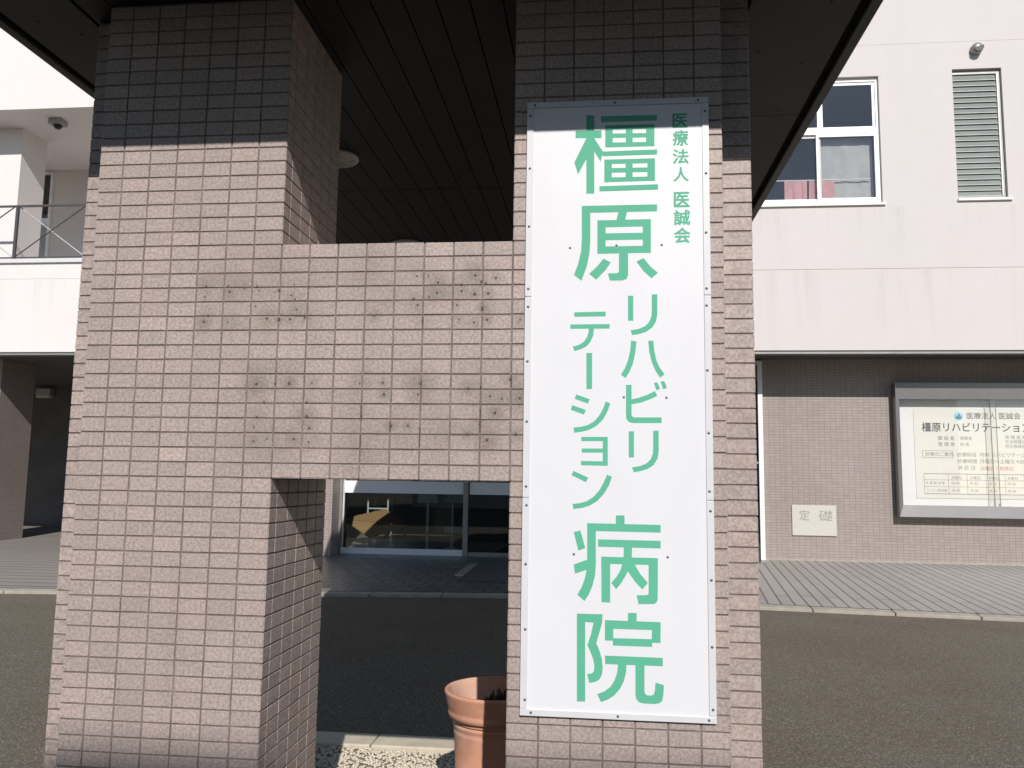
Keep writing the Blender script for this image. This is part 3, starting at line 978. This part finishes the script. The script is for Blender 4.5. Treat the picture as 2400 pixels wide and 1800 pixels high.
# upper storey, left: parapet, balcony, lintel
m = MB()
m.box(-20, -0.002, 12.0, 12.2, OH, 5.236)
m.box(-20, -0.002, 12.006, 12.2, 5.2361, 5.2459)
m.box(-20, -0.002, 12.0, 12.2, 5.246, 5.556)
par = m.build('balcony_parapet', 'white_paint_left', B)
MB().box(-20, -0.002, 11.95, 12.26, 5.5562, 5.638).build('coping', 'grey_metal' if False else 'sign_frame', par, bevel=0.006)
MB().box(-20, -0.002, 12.0, 12.25, 8.71, 12.0).build('balcony_lintel', 'white_paint_left', B)
m = MB()
m.box(-20, -0.002, 12.2001, 15.2, 4.25, 4.4)
m.box(-20, -0.002, 12.2501, 15.2, 8.712, 8.9)
m.build('balcony_slab', 'white_paint_left', B)
WB = (-12.5, -11.19, 4.6, 8.66)
m = MB()
holes_wall(m, -20, -0.002, 3.9, 8.711, 15.2, 15.4, [WB])
m.box(-0.2, -0.0021, 12.2502, 15.1999, 4.401, 8.7119)
m.build('balcony_wall', 'white_paint_left', B)
for cx_ in (-16.77, -10.77, -4.5):
    MB().box(cx_ - 0.5, cx_ + 0.5, 12.85, 13.62, 4.4005, 8.7115).build('column', 'white_paint_left', B)


def railing():
    m = MB()
    yr = 12.1
    x0, x1 = -20.0, -0.6
    m.box(x0, x1, yr - 0.022, yr + 0.022, 6.725, 6.76)
    m.box(x0, x1, yr - 0.012, yr + 0.012, 5.685, 5.71)
    n = int((x1 - x0) / 1.5)
    for k in range(-9, 8):
        xp = -9.66 + 1.5 * k
        if x0 < xp < x1:
            m.box(xp - 0.026, xp + 0.026, yr - 0.024, yr + 0.024, 5.639, 6.7249)
        if x0 < xp and xp + 1.5 < x1:
            m.tube((xp + 0.03, yr - 0.03, 5.70), (xp + 1.47, yr - 0.03, 6.73), 0.012, seg=8)
    return m


railing().build('railing', 'rail', B)
m = MB()
for k in range(-8, 7):
    xp = -9.66 + 1.5 * k
    m.tube((xp + 0.03, 12.14, 6.73), (xp + 1.47, 12.14, 5.70), 0.011, seg=8)
m.build('brace', 'rail_light', B)
# trim under both upper walls, ceilings of the overhang
MB().box(-20, 16, 12.03, 12.21, OH - 0.055, OH - 0.001).build('drip_trim', 'grey_metal', B)
m = MB()
m.box(-20, -3.3, 12.211, 17.8, OH - 0.01, OH + 0.085)
m.box(-3.3, 4.2, 12.211, 12.31, OH - 0.01, OH + 0.1)
m.box(4.2, 16, 12.2511, 13.0, OH - 0.01, OH + 0.1)
m.build('overhang_ceiling', 'eave', B)
# ground floor, right: tiled wall
lw = MB().box(4.79, 16, 13.0, 13.25, 0.02, OH + 0.09).build('tiled_wall', 'wall_tile', B)
MB().box(5.158, 5.166, 12.9985, 13.0, 0.13, OH - 0.02).build('joint', 'ink_grey', lw)
MB().box(4.79, 16, 12.985, 13.0, 0.02, 0.155).build('plinth', 'kerb', B)
# glazed side door next to it
dp = MB().box(4.705, 4.789, 12.94, 13.05, 0.125, 3.69).build('door_post', 'window_frame', B, bevel=0.004)
MB().box(3.9, 4.789, 12.93, 13.06, 3.6905, 3.765).build('door_header', 'window_frame', B, bevel=0.004)
sd = MB().box(4.2, 4.7049, 12.985, 12.995, 0.125, 3.69).build('side_glazing', 'glass_dark', B)
MB().box(4.6, 4.7045, 12.975, 12.984, 1.86, 1.9).build('push_bar', 'grey_metal', sd)
MB().box(4.55, 4.70, 12.975, 12.984, 3.4, 3.6899).build('top_rail', 'grey_metal', sd)
# ground floor, left: piers, back wall
for cx_ in (-16.8, -10.8):
    pr_ = MB().box(cx_ - 0.5, cx_ + 0.5, 12.87, 13.87, 0.1, OH - 0.011)
    pr_.mi = [1 if i in (3, 5) else 0 for i in range(6)]
    pr_.build('pier', ['wall_tile', 'wall_tile_side'], B)
MB().box(-20, -6.15, 17.6, 17.8, 0.0, 3.799).build('ground_floor_wall', 'shade_toned_wall', B)
lampw = thing('wall_lamp', 'small grey box lamp on the back wall under the left overhang', 'wall lamp', (-12.7, 17.55, 3.5))
MB().box(-12.85, -12.45, 17.42, 17.5995, 3.52, 3.70).build('lamp_housing', 'camera_case', lampw, bevel=0.01)
MB().box(-12.84, -12.46, 17.43, 17.59, 3.46, 3.5199).build('lamp_shade', 'diffuser', lampw, bevel=0.006)
# entrance: tiled pier and glass front
ep = MB().box(-3.3, -2.95, 11.85, 12.5, 0.1, OH - 0.056)
ep.mi = [1 if i in (3, 5) else 0 for i in range(6)]
ep.build('entrance_pier', ['wall_tile', 'wall_tile_side'], B)
EY = 12.3
MB().box(-2.949, -2.90, EY - 0.03, EY + 0.03, 0.127, OH - 0.06).build('entrance_mullion', 'grey_metal', B)
for xm in (-0.605, 1.75, 4.15):
    MB().box(xm - 0.045, xm + 0.045, EY - 0.05, EY + 0.05, 0.127, OH - 0.06).build('entrance_mullion', 'grey_metal', B)
MB().box(-2.899, -0.651, EY - 0.028, EY + 0.028, 0.127, 0.235).build('bottom_rail', 'band_film', B)
for xa, xb, gm in ((-2.899, -0.651, 'glass'), (-0.559, 1.704, 'glass_dark'), (1.796, 4.104, 'glass')):
    pn = MB().box(xa, xb, EY - 0.006, EY + 0.006, 0.2351 if xa < -2 else 0.128, OH - 0.06).build('glass_pane', gm, B)
    MB().box(xa + (0.03 if xa < -2 else 0.02), xb - 0.005, EY - 0.0105, EY - 0.0065, 1.226, 1.447).build('frosted_band', 'band_film', pn)
MB().box(-2.89, -2.862, EY - 0.02, EY + 0.02, 0.2352, OH - 0.061).build('edge_stile', 'lobby_white', B)
MB().box(-0.559, 1.704, EY - 0.012, EY + 0.012, 0.127, 0.2).build('door_rail', 'grey_metal', B)
MB().box(4.196, 4.21, 12.25, 12.985, 0.125, OH - 0.06).build('return_glazing', 'glass_dark', B)
# lobby behind the glass
m = MB()
m.quad((-6, EY + 0.06, 0.13), (4.7, EY + 0.06, 0.13), (4.7, 19, 0.13), (-6, 19, 0.13))
m.build('lobby_floor', 'lobby_floor', B)
m = MB()
m.box(-6.1, 4.8, 19, 19.1, 0, OH)
m.box(-6.1, -6.0, 12.4, 19, 0, OH)
m.box(4.7, 4.79, 13.26, 19, 0, OH)
m.box(-6.1, 4.8, 12.311, 19.1, OH, OH + 0.08)
m.box(-2.2, -1.8, 17.6, 18.0, 0.13, OH)
m.box(0.8, 1.5, 17.2, 17.5, 0.13, OH)
m.box(-1.6, -0.4, 18.2, 18.4, 0.13, 2.2)
m.build('lobby_wall', 'room_dark', B)
MB().box(-6.15, -3.3005, 12.35, 12.5, 0.1, OH - 0.0105).build('tiled_wall', 'wall_tile', B)
MB().box(-6.15, -6.1005, 12.5005, 19.1, 0.1, OH - 0.0105).build('tiled_wall', 'wall_tile_side', B)
# shell behind the facades
m = MB()
m.box(-20, 16, 12.2502, 22, 11.6, 11.8)
m.box(-20, 16, 22, 22.2, 0, 12)
m.box(15.8, 16.0, 13.2501, 22, 0, 11.59)
m.box(-20, -19.8, 15.4001, 22, 0, 11.59)
m.build('roof', 'room', B)
MB().box(7.8, 9.3, 14.2, 14.3, 5.6, 9.4).build('room_wall', 'room', B)
MB().box(-13.5, -9.5, 17.0, 17.1, 4, 9).build('room_wall', 'room', B)
m = MB()
m.box(3.2, 7.6, 15.2, 15.3, 5.6, 9.4)
m.box(3.2, 7.6, 12.26, 15.19, 9.2, 9.3)
m.box(3.2, 7.6, 12.26, 15.19, 5.7, 5.8)
m.box(3.1, 3.19, 12.26, 15.19, 5.81, 9.19)
m.box(7.61, 7.7, 12.26, 15.19, 5.81, 9.19)
m.build('room_wall', 'room', B)

# window 1: transom light over two sliding sashes
x0, x1, z0, z1 = W1
FY = 12.10
wf = MB()
wf.box(x0, x1, FY - 0.04, FY + 0.06, z1 - 0.07, z1 - 0.0)
wf.box(x0, x0 + 0.045, FY - 0.04, FY + 0.06, z0, z1 - 0.0701)
wf.box(x1 - 0.05, x1, FY - 0.04, FY + 0.06, z0, z1 - 0.0701)
wf.box(x0 + 0.0451, x1 - 0.0501, FY - 0.045, FY + 0.06, 7.735, 7.83)
wf.box(x0 + 0.0451, x1 - 0.0501, FY - 0.045, FY + 0.06, z0, z0 + 0.055)
win = wf.build('window', 'window_frame', B, bevel=0.004)
tf = MB()
for xa, xb in ((x0 + 0.05, 5.73), (5.735, x1 - 0.055)):
    tf.box(xa, xb, FY - 0.02, FY + 0.02, z1 - 0.12, z1 - 0.0702)
    tf.box(xa, xb, FY - 0.02, FY + 0.02, 7.8301, 7.875)
    tf.box(xa, xa + 0.045, FY - 0.02, FY + 0.02, 7.8751, z1 - 0.1201)
    tf.box(xb - 0.045, xb, FY - 0.02, FY + 0.02, 7.8751, z1 - 0.1201)
tf.build('transom_frame', 'window_frame', win)
for xa, xb, yo in ((x0 + 0.05, 5.735, 0.02), (5.65, x1 - 0.0505, -0.02)):
    sf = MB()
    sf.box(xa, xb, FY + yo - 0.018, FY + yo + 0.018, 7.69, 7.7349)
    sf.box(xa, xb, FY + yo - 0.018, FY + yo + 0.018, z0 + 0.0551, z0 + 0.125)
    sf.box(xa, xa + 0.045, FY + yo - 0.018, FY + yo + 0.018, z0 + 0.1251, 7.6899)
    sf.box(xb - 0.04, xb, FY + yo - 0.018, FY + yo + 0.018, z0 + 0.1251, 7.6899)
    sf.build('sash', 'window_frame', win)
    MB().box(xa + 0.045, xb - 0.04, FY + yo - 0.003, FY + yo + 0.003, z0 + 0.1251, 7.6899).build('pane', 'window_glass', win)
for xa, xb in ((x0 + 0.095, 5.685), (5.78, x1 - 0.1)):
    MB().box(xa, xb, FY - 0.003, FY + 0.003, 7.8751, z1 - 0.1201).build('pane', 'window_glass', win)
MB().box(x0 - 0.03, x1 + 0.04, 11.955, 12.14, z0 - 0.045, z0 - 0.001).build('sill', 'window_frame', win, bevel=0.005)


def cloth(x0, x1, z0, z1, y, amp, waves, seed, nx=60, nz=14):
    r = random.Random(seed)
    ph_ = [r.uniform(0, 6.28) for _ in range(4)]
    m = MB()
    for j in range(nz + 1):
        for i in range(nx + 1):
            u, v = i / nx, j / nz
            yy = y + amp * (math.sin(u * waves * 6.28 + ph_[0]) + 0.5 * math.sin(u * waves * 13.1 + ph_[1] + 0.7 * v)) * (0.5 + 0.5 * (1 - v))
            zz = z0 + (z1 - z0) * v - (0.012 * math.sin(u * 9 + ph_[2]) if j == 0 else 0)
            xx = x0 + (x1 - x0) * u + 0.01 * (1 - v) * math.sin(5 * u + ph_[3])
            m.v.append((xx, yy, zz))
    for j in range(nz):
        for i in range(nx):
            a = j * (nx + 1) + i
            m.f.append((a, a + 1, a + nx + 2, a + nx + 1))
            m.mi.append(0)
    return m


tag(cloth(5.70, 6.66, z0 + 0.02, 7.72, 12.225, 0.007, 3, 3).build('net_curtain', 'curtain', None, True), 'grey net curtain drawn behind the right sash of the upper window', 'curtain')
tr = thing('towel_rail', 'thin white towel rail inside the upper window', 'towel rail', (5.7, 12.2, 6.93))
MB().tube((4.66, 12.175, 6.93), (6.60, 12.175, 6.93), 0.012, seg=8).build('rail', 'window_frame', tr)
tag(cloth(5.10, 5.50, z0 + 0.1, 6.925, 12.165, 0.012, 2.2, 5, 40).build('pink_towel', 'towel', None, True), 'pink towel with a ruffled left edge hanging in the upper window', 'towel', 'pink towels in the window')
tag(cloth(5.535, 5.97, z0 + 0.1, 6.92, 12.168, 0.008, 1.4, 8, 40).build('pink_towel', 'towel', None, True), 'pink towel hanging behind the middle sash bar of the window', 'towel', 'pink towels in the window')

# window 2: glass louvres
x0, x1, z0, z1 = W2
lf = MB()
lf.box(x0, x1, 12.06, 12.2, z1 - 0.075, z1)
lf.box(x1 - 0.045, x1 - 0.0, 12.06, 12.2, z0, z1 - 0.0751)
lf.box(x0, x0 + 0.02, 12.06, 12.2, z0, z1 - 0.0751)
lf.box(x0 + 0.0201, x1 - 0.0451, 12.06, 12.2, z0, z0 + 0.06)
lw2 = lf.build('louvre_window', 'grey_metal', B)
MB().box(x1 - 0.066, x1 - 0.0452, 12.05, 12.12, z0 + 0.061, z1 - 0.0752).build('louvre_gear', 'window_frame', lw2)
bl, be = MB(), MB()
nb = 22
for k in range(nb):
    za = z0 + 0.065 + k * (z1 - z0 - 0.15) / nb
    hb = (z1 - z0 - 0.15) / nb
    bl.hexa([(x0 + 0.021, 12.055, za), (x1 - 0.077, 12.055, za), (x1 - 0.077, 12.061, za), (x0 + 0.021, 12.061, za),
             (x0 + 0.021, 12.088, za + hb * 1.06), (x1 - 0.077, 12.088, za + hb * 1.06), (x1 - 0.077, 12.094, za + hb * 1.06), (x0 + 0.021, 12.094, za + hb * 1.06)])
    be.box(x0 + 0.021, x1 - 0.077, 12.0535, 12.0615, za - 0.008, za - 0.0005)
bl.build('louvre_blades', 'louvre', lw2)
be.build('blade_edges', 'louvre_edge', lw2)
MB().box(x0 - 0.01, x1 + 0.06, 11.955, 12.06, z0 - 0.045, z0 - 0.0005).build('sill', 'window_frame', lw2, bevel=0.005)
# vent hood above it
vh = MB()
vh.lathe([(0.1, 0.0), (0.1, -0.03), (0.093, -0.10), (0.065, -0.135), (0.025, -0.145), (0.0001, -0.146)], (8.415, 12.0, 9.19), 32, 'y')
hood = vh.build('vent_hood', 'grey_metal', B, True)
MB().poly([(8.415 + 0.085 * math.cos(t), 11.852, 9.19 + 0.085 * math.sin(t)) for t in np.linspace(math.pi * 1.08, math.pi * 2.1, 14)]).build('vent_opening', 'black', hood)
# window at the back of the balcony
x0, x1, z0, z1 = WB
bf = MB()
bf.box(x0, x1, 15.15, 15.3, z1 - 0.06, z1)
bf.box(x1 - 0.06, x1, 15.15, 15.3, z0, z1 - 0.0601)
bf.box(x0, x0 + 0.06, 15.15, 15.3, z0, z1 - 0.0601)
bf.box(x0 + 0.0601, x1 - 0.0601, 15.15, 15.3, 7.36, 7.52)
bwin = bf.build('window', 'band_film', B)
MB().box(x0 + 0.061, x1 - 0.061, 15.2, 15.21, z0, 7.359).build('pane', 'lobby_green', bwin)
MB().box(x0 + 0.061, x1 - 0.061, 15.2, 15.21, 7.5201, z1 - 0.0601).build('pane', 'glass_dark', bwin)

# small camera on the balcony ceiling
sc_ = thing('security_camera', 'small grey security camera on the balcony ceiling', 'camera', (-9.28, 12.5, 8.71))
MB().box(-9.42, -9.14, 12.42, 12.66, 8.60, 8.711).build('housing', 'camera_case', sc_, bevel=0.012)
MB().lathe([(0.085, 0.0), (0.08, -0.04), (0.055, -0.075), (0.0001, -0.09)], (-9.27, 12.53, 8.60), 24).build('dome', 'black', sc_, True)

# ------------------------------------------------------------------ notice board
NB = thing('notice_board', 'wide stainless steel notice board cabinet mounted on the tiled wall', 'notice board', (8.77, 12.9, 0.95))
nx0, nx1, nz0, nz1 = 7.09, 10.46, 0.951, 3.335
ix0, ix1, iz0, iz1 = 7.16, 10.39, 1.155, 3.045
m = MB()
for a in (
    [(nx0, 12.78, nz1), (nx1, 12.78, nz1), (ix1, 12.80, iz1), (ix0, 12.80, iz1)],
    [(ix0, 12.80, iz0), (ix1, 12.80, iz0), (nx1, 12.78, nz0), (nx0, 12.78, nz0)],
    [(nx0, 12.78, nz0), (nx0, 12.78, nz1), (ix0, 12.80, iz1), (ix0, 12.80, iz0)],
    [(ix1, 12.80, iz0), (ix1, 12.80, iz1), (nx1, 12.78, nz1), (nx1, 12.78, nz0)],
    [(nx0, 12.78, nz1), (nx0, 12.999, nz1), (nx1, 12.999, nz1), (nx1, 12.78, nz1)],
    [(nx0, 12.78, nz0), (nx1, 12.78, nz0), (nx1, 12.999, nz0), (nx0, 12.999, nz0)],
    [(nx0, 12.999, nz0), (nx0, 12.999, nz1), (nx0, 12.78, nz1), (nx0, 12.78, nz0)],
    [(nx1, 12.78, nz0), (nx1, 12.78, nz1), (nx1, 12.999, nz1), (nx1, 12.999, nz0)],
    [(ix0, 12.80, iz1), (ix1, 12.80, iz1), (ix1, 12.99, iz1), (ix0, 12.99, iz1)],
    [(ix0, 12.99, iz0), (ix1, 12.99, iz0), (ix1, 12.80, iz0), (ix0, 12.80, iz0)],
    [(ix0, 12.99, iz0), (ix0, 12.80, iz0), (ix0, 12.80, iz1), (ix0, 12.99, iz1)],
    [(ix1, 12.80, iz0), (ix1, 12.99, iz0), (ix1, 12.99, iz1), (ix1, 12.80, iz1)],
):
    m.quad(*a)
m.build('frame', 'steel', NB)
bb = MB().quad((ix0, 12.988, iz0), (ix1, 12.988, iz0), (ix1, 12.988, iz1), (ix0, 12.988, iz1)).build('back_board', 'poster_back', NB)
for xa, xb, yo in ((ix0 + 0.002, 8.81, 12.845), (8.72, ix1 - 0.002, 12.825)):
    gp = MB().box(xa, xb, yo, yo + 0.005, iz0 + 0.002, iz1 - 0.002).build('glass_door', 'glass_clear', NB)
MB().box(8.712, 8.72, 12.82, 12.835, iz0 + 0.003, iz1 - 0.003).box(8.8105, 8.8185, 12.838, 12.852, iz0 + 0.003, iz1 - 0.003).build('door_edge', 'ink_grey', NB)
MB().tube((8.79, 12.815, iz0 + 0.03), (8.79, 12.80, iz0 + 0.03), 0.022, seg=14).build('lock', 'grey_metal', NB)
PO = tag(MB().box(7.457, 10.10, 12.978, 12.9879, 1.283, 2.90).build('poster', 'poster', None), 'cream notice with hospital name and consultation timetable inside the notice board', 'notice')
PYY = 12.9772
ORIG['poster'] = Vector((0, 0, 0))
text_line(MB(), '医療法人 医誠会', 8.365, 2.765, 0.128, PYY, bold=0.005).build('heading', 'ink', PO)
text_box(MB(), '橿原リハビリテーション病院', 7.592, 9.80, 2.472, 2.642, PYY, 0.013).build('heading', 'ink', PO)
tx = MB()
for t_, x_, z_, h_ in (('開 設 者', 7.86, 2.36, 0.082), ('理事長', 8.24, 2.36, 0.07), ('管 理 者', 7.86, 2.25, 0.082), ('院 長', 8.24, 2.25, 0.07),
                       ('保 険 医 療 機 関', 9.008, 2.385, 0.076), ('生活保護法指定医療機関', 9.006, 2.305, 0.07), ('労災保険指定医療機関', 9.004, 2.222, 0.07),
                       ('診療のご案内', 7.632, 2.07, 0.082), ('診療科目', 8.175, 2.066, 0.085), ('内科 リハビリテーション科', 8.56, 2.068, 0.085),
                       ('診療時間', 8.178, 1.948, 0.085), ('月曜日～土曜日 9:00～12:00', 8.56, 1.95, 0.085), ('休 診 日', 8.184, 1.832, 0.085)):
    text_line(tx, t_, x_, z_, h_, PYY)
for k, d_ in enumerate('月火水木金'):
    text_line(tx, d_ + '曜日', 8.06 + 0.316 * k, 1.652, 0.062, PYY)
    for zc in (1.552, 1.425):
        text_line(tx, '内 科', 8.06 + 0.316 * k, zc, 0.062, PYY)
text_line(tx, '外 来 担 当 医', 7.62, 1.555, 0.054, PYY)
text_line(tx, 'リハビリ担当医', 7.62, 1.425, 0.052, PYY)


def rule(x0, x1, z0, z1):
    tx.quad((x0, PYY, z0), (x1, PYY, z0), (x1, PYY, z1), (x0, PYY, z1))


for za in (2.131, 2.007):
    rule(7.589, 8.104, za - 0.003, za + 0.003)
for xa in (7.589, 8.104):
    rule(xa - 0.003, xa + 0.003, 2.0101, 2.1279)
for za, w_ in ((1.718, .005), (1.610, .003), (1.488, .003), (1.362, .005)):
    rule(7.594, 9.62, za - w_, za + w_)
for k in range(7):
    xa = 7.597 if k == 0 else 8.013 + 0.32 * (k - 1)
    for z_a, z_b in ((1.3671, 1.4849), (1.4911, 1.6069), (1.6131, 1.7129)):
        rule(xa - 0.003, xa + 0.003, z_a, z_b)
tx.build('body_text', 'ink_grey', PO)
text_line(MB(), '日曜日・祝祭日', 8.56, 1.824, 0.082, PYY).build('closed_days', 'ink_red', PO)
MB().lathe([(0.078, 0.0), (0.0001, 0.0)], (8.235, PYY + 0.0003, 2.755), 24, 'y').build('emblem_disc', 'ink_sky', PO)
MB().poly([(8.235 + 0.058 * math.cos(t), PYY - 0.0002, 2.738 + 0.04 * math.sin(t)) for t in np.linspace(math.pi * 0.96, math.pi * 2.04, 14)] +
          [(8.275, PYY - 0.0002, 2.752), (8.243, PYY - 0.0002, 2.815), (8.21, PYY - 0.0002, 2.755)]).build('emblem', 'ink_blue', PO)

# ------------------------------------------------------------------ corner stone
cs = tag(MB().box(5.275, 6.055, 12.972, 12.9995, 0.575, 1.122).build('corner_stone', 'granite', None, bevel=0.006), 'pale granite corner stone plaque with two carved characters on the tiled wall', 'plaque')
ORIG['corner_stone'] = Vector((0, 0, 0))
text_box(MB(), '定', 5.40, 5.585, 0.845, 1.035, 12.9714, 0.008).build('carved_character', 'granite_cut', cs)
text_box(MB(), '礎', 5.745, 5.985, 0.84, 1.03, 12.9714, 0.004).build('carved_character', 'granite_cut', cs)

# ------------------------------------------------------------------ entrance mat and lobby things
EM = thing('door_mat', 'dark grey door mat with silver edging in front of the glass entrance', 'door mat', (0.6, 10.1, 0.1))


def slab(x0, x1, y0, y1, dz):
    z = lambda y: pave_z(0.6, y)
    return MB().hexa([(x0, y0, z(y0) - 0.01), (x1, y0, z(y0) - 0.01), (x1, y1, z(y1) - 0.01), (x0, y1, z(y1) - 0.01),
                      (x0, y0, z(y0) + dz), (x1, y0, z(y0) + dz), (x1, y1, z(y1) + dz), (x0, y1, z(y1) + dz)])


slab(-0.2, 1.7, 9.1, 11.2, 0.012).build('carpet', 'mat_carpet', EM)
slab(-0.33, -0.2005, 9.65, 11.2, 0.016).build('edging', 'mat_edge', EM)


def poster_stand(x, y, label):
    t = thing('poster_stand', label, 'sign stand', (x, y, 0.13), 'poster stands in the lobby')
    MB().lathe([(0.0001, 0.03), (0.05, 0.028), (0.15, 0.012), (0.16, 0.0)], (x, y, 0.131), 28).build('base', 'lobby_white', t, True)
    MB().tube((x, y, 0.15), (x, y, 1.06), 0.022).build('pole', 'lobby_white', t)
    MB().box(x - 0.2, x + 0.2, y - 0.03, y - 0.005, 1.03, 1.62).build('board', 'lobby_green', t, bevel=0.006)


poster_stand(-1.5, 13.25, 'poster stand left of the two behind the entrance glass')
poster_stand(-1.1, 13.75, 'poster stand beside the dark door post behind the entrance glass')
bench = thing('wooden_bench', 'slatted wooden bench behind the entrance glass', 'bench', (-3.2, 14.8, 0.13))


def pt(px_, py_, y):
    return at(px_, py_, 1, y)


A_, B_, C_, E_ = pt(806, 1215, 14.6), pt(905, 1192, 15.9), pt(950, 1229, 14.9), pt(866, 1260, 14.0)
A2, C2 = pt(806, 1217, 14.55), pt(952, 1232, 14.85)
seat, front = MB(), MB()


def lerp(p, q, t):
    return p + (q - p) * t


for k in range(5):
    for mbx, (p, q, r, s_) in ((seat, (A_, C_, B_, lerp(B_, C_, 0.3))), (front, (A2, C2, lerp(A2, E_, 1.0), lerp(C2, E_, 0.35)))):
        t0, t1_ = k / 5 + 0.015, (k + 1) / 5 - 0.015
        a, b, c, d = lerp(p, r, t0), lerp(q, s_, t0), lerp(q, s_, t1_), lerp(p, r, t1_)
        dn = Vector((0, 0.01, -0.025))
        mbx.hexa([a + dn, b + dn, c + dn, d + dn, a, b, c, d])
seat.build('seat', 'wood', bench)
front.build('leaf_board', 'wood', bench)
for p in (A_, B_, C_, E_):
    MB().tube((p.x, p.y, 0.131), (p.x, p.y, p.z - 0.03), 0.02).build('leg', 'grey_metal', bench)
lb = thing('kerb_reflection_bar', 'low pale bar in the lobby standing in for the sunlit kerb reflected in the glass', 'bench', (0.3, 14.4, 0.13))
MB().box(-1.35, 1.9, 14.2, 14.65, 0.40, 0.53).build('seat', 'lobby_green', lb, bevel=0.01)  # added pale bar imitates the sunlit kerb's reflection in the entrance glass
for xx in (-1.2, 0.3, 1.75):
    MB().box(xx - 0.03, xx + 0.03, 14.3, 14.55, 0.131, 0.3999).build('leg', 'grey_metal', lb)
wf_ = thing('walking_frame', 'white tubular walking frame beside the wooden bench in the lobby', 'walking frame', (-3.2, 16.3, 0.13))
for xx, yy in ((-3.5, 16.15), (-3.02, 16.1), (-3.45, 16.6), (-3.05, 16.6)):
    MB().tube((xx, yy, 0.131), (xx, yy, 1.05), 0.02).build('leg', 'lobby_white', wf_)
MB().tube((-3.5, 16.15, 0.8), (-3.02, 16.1, 0.8), 0.02).tube((-3.5, 16.15, 1.04), (-3.45, 16.6, 1.04), 0.02).tube((-3.02, 16.1, 1.04), (-3.05, 16.6, 1.04), 0.02).build('handrail', 'lobby_white', wf_)

# ------------------------------------------------------------------ unseen building, placed so its roof line shades the gate foot; width dims bounce
nb_ = thing('unseen_shade_building', 'tall plain stucco building out of view, placed and sized for the shade it casts', 'building', (6, -22, 0))
HN = 0.605 + 0.68 * 16.0
MB().box(-8, 20, -28, -16.0, 0, HN).build('wall', 'stucco', nb_)
for fl in range(3):
    for k in range(9):
        MB().box(-6.5 + 3 * k, -4.9 + 3 * k, -15.999, -15.95, 1.2 + 3.3 * fl, 2.8 + 3.3 * fl).build('window', 'window_frame', nb_)
